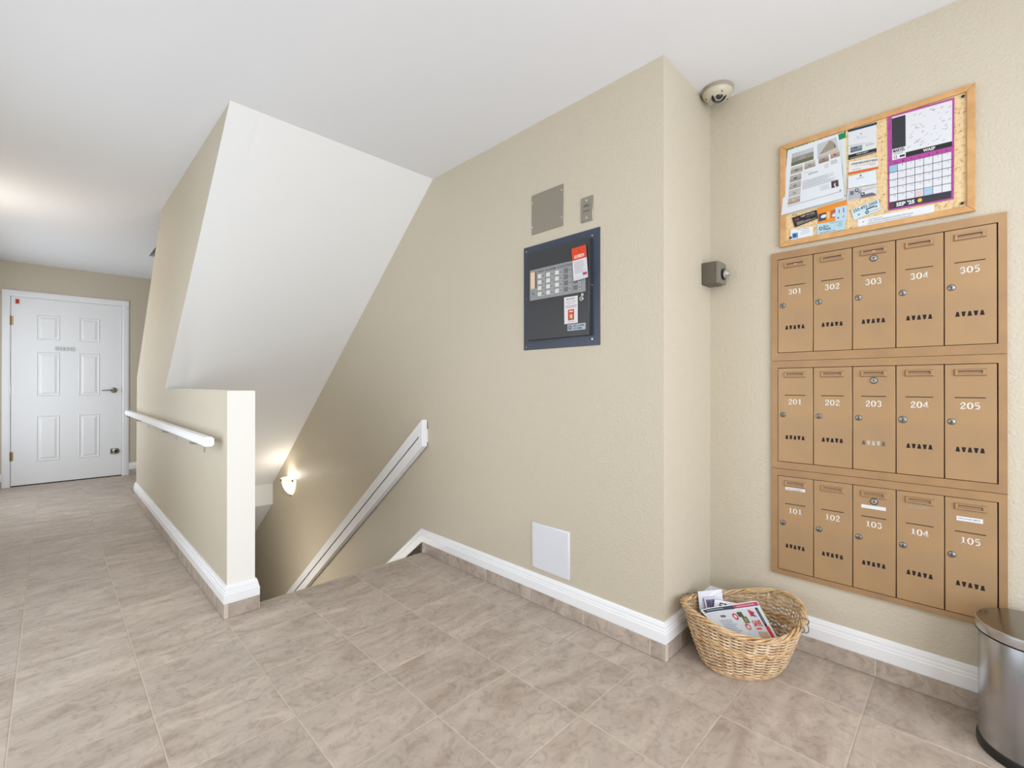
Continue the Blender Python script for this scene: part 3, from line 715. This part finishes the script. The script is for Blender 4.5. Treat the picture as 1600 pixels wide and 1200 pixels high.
# ------------------------------------------------------------------ cork board
CY, CZ = .2732, 1.9105
r = root('cork_board', 'wood framed cork notice board covered in papers above mailboxes', 'notice board', T(XM, CY, CZ, FX))
ow, oh, fw, fd = .2945, .2165, .0215, .019
for (a, b, c_, d2) in (((-ow, -oh), (ow, -oh), (ow-fw, -oh+fw), (-ow+fw, -oh+fw)), ((ow, -oh), (ow, oh), (ow-fw, oh-fw), (ow-fw, -oh+fw)), ((ow, oh), (-ow, oh), (-ow+fw, oh-fw), (ow-fw, oh-fw)), ((-ow, oh), (-ow, -oh), (-ow+fw, -oh+fw), (-ow+fw, oh-fw))):
    m = MB(); m.prism([a, b, c_, d2], .0005, fd, WOOD); o = m.build('frame_rail', r, smooth=False)
    bv = o.modifiers.new('b', 'BEVEL'); bv.width = .002; bv.segments = 2
m = MB(); m.box(-ow+fw-.001, ow-fw+.001, -oh+fw-.001, oh-fw+.001, .0005, .011, CORK); m.build('cork', r, smooth=False)
for i, (y, z) in enumerate(((.0088, 2.094), (.011, 1.728), (.5275, 1.7265))):
    m = MB(); m.lathe([(0, 0), (.0032, 0), (.0045, .004), (.0045, .006), (0, .007)], BLACKP, 14)
    o = m.build('push_pin', None); o.matrix_world = T(XM-.0112, y, z, FX)
    tag(o, ['black push pin at the cork board upper right corner', 'black push pin at the cork board lower right corner', 'black push pin at the cork board lower left corner', 'black push pin at the cork board upper left corner'][i], 'push pin', 'corner pins of the board')
PL = XM-.0112
def L_(k): return PL-.0009*k
photo = lambda u0, v0, u1, v1, sky, mid, low, acc: [('r', u0, v0, u1, v1, mid), ('r', u0, v0, u1, v0+(v1-v0)*.35, sky), ('r', u0, v0+(v1-v0)*.72, u1, v1, low), ('r', u0+(u1-u0)*.35, v0+(v1-v0)*.42, u0+(u1-u0)*.62, v0+(v1-v0)*.68, acc)]
sheet('poster', 'green headed poster mostly hidden behind the photo flyer', 'poster', [(.543, 2.112), (.338, 2.118), (.336, 1.833), (.543, 1.829)], L_(0),
      [('r', 0, 0, 1, .14, '#138a4e'), ('r', .0, .14, .04, .36, '#2c5a45'), ('t', 'You Can Be Prepared', .12, .02, .97, .075, '#e9f3ec', .01), ('r', .94, .5, .945, .9, '#8db4b0'), ('r', .88, .93, .99, .945, '#6e88a5'), ('r', .92, .86, .94, .89, '#5c7a5e')], '#dfe9e6')
fl_el = []
fl_el += photo(.10, .08, .53, .27, '#c6cbd0', '#938d82', '#66714c', '#a29a94')
fl_el += [('p', [(.60, .06), (.96, .04), (.98, .235), (.60, .26)], '#c4cace'), ('p', [(.62, .235), (.83, .06), (.90, .075), (.92, .20)], '#a39582'), ('p', [(.66, .20), (.82, .10), (.82, .125), (.68, .22)], '#5c5148'), ('p', [(.60, .25), (.98, .205), (.98, .25), (.60, .285)], '#cfc2b6'), ('p', [(.90, .075), (.96, .12), (.96, .19), (.91, .20)], '#6f735c')]
fl_el += photo(.10, .295, .33, .40, '#cfc8bf', '#a39a91', '#b3a898', '#6d6863')+photo(.36, .285, .56, .385, '#c9c5bd', '#b1aaa0', '#9c958c', '#8c867f')
fl_el += photo(.62, .265, .80, .365, '#b9b4ad', '#9b9288', '#8b7767', '#c4564c')+photo(.83, .245, .99, .345, '#cabfb2', '#b39a86', '#a98f7d', '#8d5c4a')
for j in range(4): fl_el += photo(.10, .42+.115*j, .31, .52+.115*j, '#c3c0ba', ['#aaa49b', '#b5b0a8', '#c8c5c1', '#b8a99c'][j], ['#98918a', '#a9a49e', '#c2beb8', '#b18f7f'][j], ['#4c4b4d', '#7f7b77', '#9a9690', '#d6bda9'][j])
fl_el += [('t', '$299,900', .44, .465, .60, .495, '#8a8c92', .01)]+lines(.36, .44, .56, .455, 1, '#b9bbc0', R)+lines(.72, .40, .80, .47, 6, '#b5b7bc', R)+lines(.83, .38, .95, .44, 4, '#8d9096', R)
fl_el += lines(.34, .56, .92, .70, 11, '#b6b9be', R, .42)+lines(.64, .72, .80, .80, 6, '#c1c3c8', R)
fl_el += [('r', .82, .695, .93, .80, '#4b3a3f'), ('c', .875, .735, .022, .022, '#e5cfc3'), ('r', .855, .755, .895, .795, '#e7e5e8'), ('r', .10, .885, .96, .893, '#9aa3b8'), ('r', .94, .86, .96, .88, '#7b8ea8')]
sheet('flyer', 'white property flyer with rows of small photos, its corner curling', 'flyer', [(.539, 2.101), (.362, 2.103), (.340, 1.838), (.562, 1.828)], L_(1)-.0004, fl_el, '#e9edf1',
      curl=lambda u, v: .0006+.010*v*v+.006*max(0, u-.75)*4*max(0, v-.6)*2.5+.003*math.sin(u*PI)*v, N=14)
CG = 'business cards on the cork board'
sheet('business_card', 'white card with dark blue top edge, highest in its column', 'card', [(.33, 2.105), (.241, 2.101), (.243, 2.032), (.33, 2.043)], L_(1),
      [('r', 0, 0, 1, .14, '#22475e'), ('c', .46, .42, .035, .045, '#a9b0b5'), ('c', .35, .56, .018, .024, '#4d5560')]+lines(.25, .62, .78, .70, 2, '#c6c9cd', R), '#e6e9ec', group=CG)
sheet('business_card', 'card with broad black bottom band in the middle column', 'card', [(.33, 2.04), (.241, 2.032), (.243, 1.986), (.329, 1.987)], L_(2),
      [('r', .08, .10, .50, .52, '#8e9ba8'), ('t', 'HOME', .10, .14, .34, .30, '#2f4459', .02), ('t', 'MORTGAGE', .10, .36, .48, .50, '#1d2328', .02)]+lines(.62, .12, .92, .34, 3, '#9aa0a6', R)
      + [('r', 0, .64, 1, 1, '#171717'), ('t', 'YOUR AGENT', .28, .70, .72, .80, '#e6e6e6', .01), ('r', .05, .90, .95, .94, '#c9c9c9')], '#e4e7e6', group=CG)
sheet('business_card', 'white card printed UNDERWRITERS with an orange bottom edge', 'card', [(.327, 1.979), (.238, 1.967), (.237, 1.923), (.33, 1.929)], L_(2),
      [('t', 'UNDERWRITERS', .08, .14, .98, .30, '#3f4146', .02), ('t', 'I N S U R A N C E', .2, .38, .92, .46, '#8b8d92', .0), ('r', .12, .66, .42, .70, '#9b9ba0'), ('r', .70, .50, .93, .54, '#b9bbc0'), ('r', .75, .60, .92, .63, '#b9bbc0'), ('r', 0, .82, 1, 1, '#e2672c')], '#eceae6', group=CG)
sheet('business_card', 'plain white card with a small round mark under the orange edge', 'card', [(.33, 1.921), (.245, 1.921), (.241, 1.867), (.33, 1.874)], L_(3),
      [('c', .46, .16, .045, .075, '#a7966f'), ('c', .46, .16, .025, .045, '#5f6a5e')]+lines(.30, .30, .62, .42, 2, '#9ca1a8', R), '#e8edf2', curl=lambda u, v: .002*v, group=CG)
sheet('business_card', 'grey picture card of swirls, lowest in the middle column', 'card', [(.332, 1.872), (.241, 1.864), (.243, 1.823), (.334, 1.827)], L_(2),
      [('r', .04, .08, .5, .95, '#b9bcc4'), ('r', .10, .2, .22, .55, '#6f7078'), ('r', .27, .05, .38, .35, '#2e2f33'), ('r', .30, .12, .35, .26, '#e9e9ee'), ('c', .42, .42, .05, .12, '#8a8c92'), ('r', .47, .50, .60, .82, '#2e2f33'), ('r', .50, .58, .56, .70, '#e9e9ee'),
       ('p', [(.44, .98), (.6, .70), (.85, .66), (.98, .85), (.98, .98)], '#6b6d70'), ('p', [(.42, .25), (.7, .10), (.98, .12), (.98, .30), (.6, .42)], '#cfd0cf')], '#e1e4e9', group=CG)
sheet('business_card', 'tilted pale card with large phone number above the bottom strip', 'card', [(.322, 1.79), (.237, 1.809), (.229, 1.765), (.312, 1.746)], L_(3),
      [('t', '250-492-2005', .06, .08, .94, .38, '#27485a', .01), ('r', .50, .44, .82, .56, '#3c6278'), ('c', .52, .76, .07, .15, '#2c6a6a'), ('c', .52, .76, .03, .06, '#d4e7ea'), ('p', [(.16, .68), (.28, .64), (.24, .76)], '#333f49'), ('p', [(.80, .62), (.88, .48), (.92, .62)], '#3a4b78'), ('r', .6, .80, .95, .86, '#d7a7a5')], '#d6e8ee', group=CG)
sheet('paper_strip', 'long white paper strip along the cork board bottom edge', 'paper', [(.3, 1.747), (.082, 1.744), (.082, 1.711), (.3, 1.714)], L_(1),
      [('c', .08, .42, .012, .06, '#7d8a86'), ('r', .15, .22, .34, .28, '#a2a5aa'), ('t', 'THE CAPITAL BUILDING IS SMOKE FREE ZONE', .15, .40, .74, .54, '#777a80', .0), ('t', 'SMOKING IS NOT PERMITTED IN THE BUILDING', .15, .66, .72, .78, '#8a8d93', .0)], '#edf0f3')
sheet('business_card', 'tilted black card with white lettering at the lower left', 'card', [(.523, 1.81), (.435, 1.82), (.43, 1.784), (.513, 1.767)], L_(3),
      [('c', .17, .34, .10, .20, '#7c4b43'), ('c', .17, .34, .075, .15, '#2b2223'), ('t', 'CAB', .11, .28, .23, .40, '#b08b84', .01), ('t', 'TIME TO CALL', .34, .12, .92, .28, '#e7dfd9', .01), ('r', .55, .40, .92, .44, '#9a908c'), ('r', .12, .62, .40, .66, '#cfc7c3'), ('r', .12, .72, .70, .76, '#cfc7c3'), ('r', .12, .84, .94, .88, '#cfc7c3')], '#231b1c', group=CG)
sheet('business_card', 'cream edged white card with blue emblem at board corner', 'card', [(.531, 1.764), (.446, 1.758), (.444, 1.716), (.531, 1.715)], L_(2),
      [('r', .04, .06, .96, .94, '#f0f2f6'), ('r', .10, .40, .34, .86, '#5b8fc9'), ('c', .20, .62, .07, .13, '#214f8d'), ('t', 'Valley', .28, .10, .50, .22, '#c9a13c', .01), ('t', 'Cleaning', .54, .10, .80, .22, '#4f6f9c', .01), ('r', .50, .32, .82, .36, '#9aa8c0'), ('r', .45, .46, .86, .50, '#aab6ca'), ('r', .45, .60, .80, .64, '#aab6ca')], '#e6d7a4', group=CG)
sheet('leaflet', 'orange leaflet peeking out below the photo flyer', 'leaflet', [(.433, 1.826), (.334, 1.834), (.335, 1.762), (.433, 1.756)], L_(0),
      [('r', .04, .36, .30, .80, '#3d4a58'), ('c', .22, .56, .10, .10, '#dfe8ee'), ('r', .46, .36, .70, .80, '#b5724f'), ('r', .5, .42, .66, .46, '#6a5a70'), ('c', .58, .66, .07, .09, '#e8e2ea'), ('r', .34, .38, .42, .78, '#f1c98a')], '#f2952e')
sheet('business_card', 'pale blue card standing upright beside the orange leaflet', 'card', [(.372, 1.812), (.334, 1.812), (.335, 1.752), (.372, 1.754)], L_(1),
      [('r', .30, .18, .38, .42, '#4c6f9e'), ('r', .68, .14, .76, .44, '#4c6f9e'), ('p', [(.15, .72), (.32, .66), (.30, .82)], '#4f6786'), ('p', [(.60, .78), (.75, .62), (.80, .72)], '#7f93a8')], '#c6dcea', group=CG)
sheet('business_card', 'light blue card lettered eco fast at board bottom', 'card', [(.435, 1.762), (.339, 1.755), (.339, 1.718), (.433, 1.715)], L_(2),
      [('c', .14, .46, .07, .16, '#3f6272'), ('c', .14, .46, .035, .08, '#c0dde6'), ('t', 'Eco', .24, .22, .42, .42, '#2b4450', .02), ('t', 'Fast', .24, .46, .50, .68, '#2b4450', .02), ('r', .48, .10, .92, .13, '#3a5562'), ('r', .62, .40, .88, .43, '#8ab0bf'), ('r', .74, .22, .90, .60, '#a7cbd8'), ('t', 'WE CLEAN IT ALL', .10, .80, .66, .92, '#c07a6a', .01)], '#bcdbe6', group=CG)
# calendar
ce = [('r', .07, .02, .97, .475, '#e9eaee'), ('r', .07, .035, .285, .36, '#2f3138'), ('r', .285, .425, .97, .475, '#1c1c20'), ('t', 'WASP', .55, .435, .73, .466, '#f2f2f2', .03),
      ('t', 'MARVEL', .085, .365, .275, .40, '#1b1b1f', .03)]+lines(.09, .405, .27, .43, 2, '#77787e', R)+[('t', '12', .10, .435, .15, .465, '#5a2a46', .02), ('r', .19, .44, .27, .462, '#2a2a30')]
for _ in range(60):
    u, v = R.uniform(.31, .92), R.uniform(.05, .40); s_ = R.uniform(.008, .02); ce.append(('p', [(u, v), (u+s_*2.2, v-s_*.6), (u+s_*2.5, v-s_*.4), (u+s_*.3, v+s_*.3)], '#8d8f97'))
for _ in range(26):
    u, v = R.choice([(R.uniform(.005, .06), R.uniform(.02, .95)), (R.uniform(.05, .95), R.uniform(.482, .51)), (R.uniform(.972, .99), R.uniform(.02, .95))]); ce.append(('r', u, v, u+.012, v+.012, '#7c2a6c'))
for k_, s_ in enumerate('SMTWTFS'): ce.append(('t', s_, .10+.13*k_, .497, .125+.13*k_, .512, '#5b1f50', .02))
gx = lambda i: .02+.135*i
gy = lambda j: .525+.078*j
ce += [('r', gx(0), gy(0), gx(7), gy(5), '#3c3d44')]
day = 0
for j in range(5):
    for i in range(7):
        ce.append(('r', gx(i)+.004, gy(j)+.003, gx(i+1)-.004, gy(j+1)-.003, '#e7e8ed' if not (j == 0 and i == 0) else '#9fc4dd'))
        if j or i:
            day += 1
            if day <= 30: ce.append(('t', str(day), gx(i)+.07, gy(j)+.010, gx(i)+(.085 if day < 10 else .1), gy(j)+.024, '#6a6b72', .0))
ce += [('r', gx(3)+.004, gy(4)+.012, gx(4)-.004, gy(5)-.003, '#e3cfd6'), ('r', gx(4)+.004, gy(4)+.008, gx(5)-.004, gy(5)-.003, '#a9cfe4')]
ce += [('r', .01, .917, .965, .985, '#33343c'), ('t', "SEP '25", .13, .93, .42, .972, '#f3f3f3', .04), ('c', .50, .950, .035, .020, '#e9c83a'), ('r', .02, .925, .09, .975, '#6b2a44')]
sheet('wall_calendar', "pink bordered wall calendar reading SEP '25", 'calendar', [(.21, 2.108), (.03, 2.100), (.032, 1.749), (.208, 1.755)], L_(2), ce, '#b84a9f', curl=lambda u, v: .0012*abs(v-.5), N=6)

# ------------------------------------------------------------------ wicker basket
BX, BY, BA, BB, PH = 1.947, .640, .230, .176, 2.55
c1, s1 = math.cos(PH), math.sin(PH)
def ztop(t): return .205-.003*math.cos(t)-.004*math.sin(t)+.025*math.cos(2*t)
def surf(t, h, off=0.0):
    """basket wall: t angle, h 0..1 height"""
    ra = .675+.325*(h**.8); z = .012+(ztop(t)-.012)*h
    x, y = BA*ra*math.cos(t), BB*ra*math.sin(t); nl = Vector((math.cos(t)/BA, math.sin(t)/BB)).normalized()
    x += nl.x*off; y += nl.y*off
    return Vector((x*c1-y*s1, x*s1+y*c1, z))
r = root('wicker_basket', 'oval woven willow basket of papers on the floor in the corner', 'basket', T(BX, BY, 0))
NST = 30
m = MB()
for i in range(NST):
    t = 2*PI*(i+.5)/NST
    for dt in (-.012, .012): m.tube([surf(t+dt, h/7) for h in range(8)], .0026, WICK, 5)
m.build('stakes', r, kind='stuff')
m = MB(); rows = 27
for j in range(rows):
    h0 = (j+.7)/(rows+.6)
    if abs(h0-.60) < .035 or h0 > .965: continue
    pts = []; n = NST*5; ph = PI*(j % 2)
    for i in range(n):
        t = 2*PI*i/n; pts.append(surf(t, h0+random.uniform(-.004, .004), .0056*math.sin(NST/2*t+ph)+.0004))
    m.tube(pts, .0034, WICK, 5, closed=True)
m.build('woven_strands', r, kind='stuff')
m = MB()
for h0, tw, rr in ((.575, 1, .0042), (.625, -1, .0042), (.02, 1, .0048)):
    for k_ in range(2):
        n = NST*5; pts = []
        for i in range(n):
            t = 2*PI*i/n; a = NST/2*t*1.0+PI*k_; pts.append(surf(t, h0+.016*math.cos(a)*tw, .0058*math.sin(a)))
        m.tube(pts, rr, WICK2, 6, closed=True)
m.build('waling_bands', r, kind='stuff', label='two thicker twisted bands')
m = MB()
for k_ in range(8):
    n = 240; pts = []
    for i in range(n):
        t = 2*PI*i/n; a = (7 if k_ % 2 else 9)*t+2*PI*k_/8
        p = surf(t, 1.0, .003+.0088*math.cos(a)); p.z += .004+.0078*math.sin(a); pts.append(p)
    m.tube(pts, .0034, WICK2 if k_ % 3 else WICK, 6, closed=True)
m.build('braided_rim', r)
m = MB(); n = 48; vs = [surf(2*PI*i/n, 0) for i in range(n)]; vs = [(v.x, v.y, .010) for v in vs]+[(v.x, v.y, .001) for v in vs]
m.add(vs, [tuple(range(n)), tuple(range(2*n-1, n-1, -1))]+[(i, (i+1) % n, n+(i+1) % n, n+i) for i in range(n)], WICK); m.build('base', r, smooth=False)
for t0 in (math.radians(128), math.radians(-62)):
    m = MB(); base = surf(t0, 1.0, .006); tg = (surf(t0+.05, 1.0)-surf(t0-.05, 1.0)).normalized(); out = Vector((tg.y, -tg.x, 0)).normalized()
    pts = [base+tg*(.026*math.cos(a))+out*(.004+.016*math.sin(a))+Vector((0, 0, -.014*math.sin(a)+.004)) for a in [PI*i/12 for i in range(13)]]
    m.tube(pts, .0022, NICKEL, 6)
    for s_ in (-1, 1):
        q = base+tg*(.026*s_)
        m.tube([q+Vector((0, 0, .006))+tg*(.004*math.cos(a))+out*(.014*math.cos(a))+Vector((0, 0, .013*math.sin(a))) for a in [2*PI*i/12 for i in range(12)]], .0022, NICKEL, 6, closed=True)
    m.build('wire_handle', r, label='thin steel wire handle loop')

def leaf(name, label, cat, P0, elems, base, sag=.0, th=.0012, group=None, N=8):
    """curved free sheet from four 3D corners (TL,TR,BR,BL)"""
    P0 = [Vector(p) for p in P0]; cc = sum(P0, Vector())/4
    TL, TR, BR, BL = [p-cc for p in P0]; nrm = (TR-TL).cross(BL-TL).normalized()
    if nrm.z < 0: nrm = -nrm
    def P(u, v, e=0):
        p = (TL*(1-u)+TR*u)*(1-v)+(BL*(1-u)+BR*u)*v
        return p+nrm*(e+sag*math.sin(PI*u)*(1-.5*v)+sag*.4*math.sin(2*PI*u+1))
    m = MB(); w = N+1; vs = [P(i/N, j/N, e) for e in (0, -th) for j in range(w) for i in range(w)]; fs = []
    for j in range(N):
        for i in range(N):
            a = j*w+i; fs.append((a, a+1, a+w+1, a+w)); a += w*w; fs.append((a, a+w, a+w+1, a+1))
    for i in range(N):
        for a, b in ((i, i+1), (N*w+i, N*w+i+1), (i*w, (i+1)*w), (i*w+N, (i+1)*w+N)): fs.append((a, b, b+w*w, a+w*w))
    m.add(vs, fs, flat(base))
    for idx, e in enumerate(elems):
        l = .0004+.00015*idx
        if e[0] == 'r':
            _, u0, v0, u1, v1, c = e; k = 5
            m.add([P(u0+(u1-u0)*i/k, v0+(v1-v0)*j/k, l) for j in range(k+1) for i in range(k+1)], [(j*6+i, j*6+i+1, (j+1)*6+i+1, (j+1)*6+i) for j in range(k) for i in range(k)], flat(c))
        elif e[0] == 'p': m.add([P(u, v, l) for u, v in e[1]], [tuple(range(len(e[1])))], flat(e[2]))
        elif e[0] == 't':
            _, s_, u0, v0, u1, v1, c, bd = e; tv, tf = text_geo(s_, bd); m.add([P(u0+(u1-u0)*a, v1+(v0-v1)*b, l) for a, b in tv], tf, flat(c))
        elif e[0] == 'c':
            _, u, v, ru, rv, c = e; m.add([P(u+ru*math.cos(a), v+rv*math.sin(a), l) for a in [2*PI*i/16 for i in range(16)]], [tuple(range(16))], flat(c))
    o = m.build(name, None, T(*cc), smooth=False)
    return tag(o, label, cat, group)
# stack filling the bottom of the basket
leaf('newspaper', 'folded newsprint lying at the bottom of the basket', 'newspaper', [(1.88, .80, .075), (2.07, .68, .08), (2.01, .50, .07), (1.83, .60, .065)], lines(.1, .1, .9, .9, 14, '#9b9ea6', R), '#c9cbd0', .006, .05)
leaf('flyer', 'dark green and orange flyer at the basket back left', 'flyer', [(1.90, .80, .150), (2.02, .775, .155), (2.0, .69, .135), (1.88, .73, .135)], [('r', .05, .1, .5, .5, '#5b4a3a'), ('r', .1, .2, .3, .45, '#c4673a'), ('r', .5, .1, .95, .9, '#6f7f57'), ('r', .1, .6, .45, .9, '#8a7a95')], '#a7a08f', .004, .03)
leaf('flyer', 'purple and white flyer standing behind the newspaper', 'flyer', [(1.945, .79, .205), (1.985, .745, .21), (1.955, .72, .15), (1.915, .765, .15)], [('r', .1, .1, .9, .55, '#6e5a8a'), ('r', .2, .6, .8, .65, '#b9b0c9'), ('r', .15, .2, .4, .5, '#4a3f63')], '#d6d2de', .002)
leaf('envelope', 'open white envelope at the back left of the basket', 'envelope', [(1.950, .818, .222), (2.02, .745, .232), (1.99, .725, .165), (1.925, .80, .160)], [('p', [(.0, .0), (.5, .32), (1, 0)], '#f7f7fa'), ('r', .15, .45, .75, .55, '#c9cbd6')], '#e6e6ee', .003)
leaf('leaflet', 'small white leaflet with dark lettering behind the newspaper', 'leaflet', [(1.962, .752, .207), (2.003, .678, .200), (1.975, .690, .165), (1.925, .742, .172)], [('t', 'F3', .25, .2, .62, .75, '#26242c', .02), ('p', [(.6, .9), (.95, .5), (1, 1)], '#6f8450')], '#eceaf2', .001)
leaf('leaflet', 'green leafy leaflet tucked beside the sale newspaper', 'leaflet', [(1.995, .700, .190), (2.045, .655, .192), (2.02, .63, .165), (1.97, .68, .165)], [('r', .1, .1, .5, .6, '#6c8048'), ('r', .5, .3, .9, .9, '#3f4a33')], '#93a06c', .001)
leaf('newspaper', 'large sale newspaper with red lettering on top of the basket', 'newspaper', [(1.862, .772, .188), (2.068, .622, .207), (1.985, .518, .115), (1.842, .668, .125)],
     [('r', .03, .03, .55, .14, '#3e4653'), ('r', .08, .07, .36, .09, '#a8adb6'), ('r', .55, .03, .985, .13, '#b5405e'), ('r', .60, .07, .92, .09, '#e5b9c4'),
      ('r', .02, .17, .86, 1, '#d3d6da'), ('r', .86, .18, .985, 1, '#d6e2e4'), ('r', .885, .18, .935, .66, '#23282f'), ('r', .905, .22, .912, .6, '#aab0b6'), ('r', .885, .66, .95, .98, '#cf2a2c'),
      ('c', .47, .36, .045, .10, '#c8394a'), ('c', .47, .36, .022, .05, '#e9d8da'), ('r', .53, .24, .62, .38, '#4a5236'), ('r', .57, .38, .66, .56, '#5f6a35'), ('r', .60, .42, .63, .52, '#a9a153'), ('c', .58, .66, .045, .09, '#cf4a4a'), ('c', .58, .67, .025, .05, '#d9dadd'),
      ('p', [(.75, .20), (.84, .30), (.74, .40)], '#cc2f3c'), ('p', [(.78, .28), (.84, .42), (.76, .38)], '#7b3a66'), ('t', 'SAVE', .70, .50, .85, .66, '#d64a3a', .03), ('r', .71, .70, .80, .74, '#d64a3a'), ('r', .70, .80, .86, .95, '#c9a58d'), ('r', .22, .30, .30, .36, '#5a5d62')]
     + lines(.15, .45, .42, .9, 7, '#a9adb3', R), '#e3e6ea', .010, .004)

# ------------------------------------------------------------------ steel pedal bin
r = root('waste_bin', 'round brushed steel pedal bin below the mailboxes, right edge', 'bin', T(2.052, -.146, 0))
m = MB(); m.lathe([(0, .0), (.126, 0), (.128, .004), (.128, .024), (.124, .028), (0, .028)], BLACKP, 64); m.build('base_ring', r)
m = MB(); m.lathe([(.1225, .026), (.1235, .030), (.1235, .352), (.1225, .354), (.119, .354), (.119, .03)], STEEL, 96); m.build('body', r)
m = MB(); m.lathe([(.1190, .3515), (.1308, .3535), (.1312, .3555), (.119, .3575)], BLACKP, 64); m.build('gasket', r, label='thin black ring between lid and body')
m = MB(); m.lathe([(.120, .3575), (.1302, .3575), (.1308, .360), (.1308, .379), (.1300, .3835), (.1270, .3860)], mat('bright_steel', '#c9c9ca', .28, 1.0), 96); m.build('lid_rim', r)
m = MB(); m.lathe([(.1272, .3858), (.115, .3875), (.06, .390), (0, .391)], STEELD, 96); m.build('lid', r)
m = MB(); m.box(-.03, .03, -.022, .022, -.004, .004, STEEL, .003, 2); m.build('pedal', r, T(-.150*.72, -.150*.72, .018) @ Matrix.Rotation(PI/4, 4, 'Z'))

# ------------------------------------------------------------------ lobby ceiling lamp, added as unseen fill (behind and above the camera)
r = root('added_ceiling_lamp', 'round white flush ceiling lamp added in the lobby', 'ceiling lamp', T(.35, -.35, H) @ Matrix.Rotation(PI, 4, 'X'))
m = MB(); m.lathe([(0, 0), (.16, 0), (.16, .02), (.15, .025), (0, .025)], TRIM, 40); m.build('base', r)
m = MB(); m.lathe([(.148, .026), (.145, .05), (.12, .085), (.07, .105), (0, .112)], mat('lit_lamp_glass', '#fff4e2', .4, emit=2.5), 40); m.build('glass_shade', r)
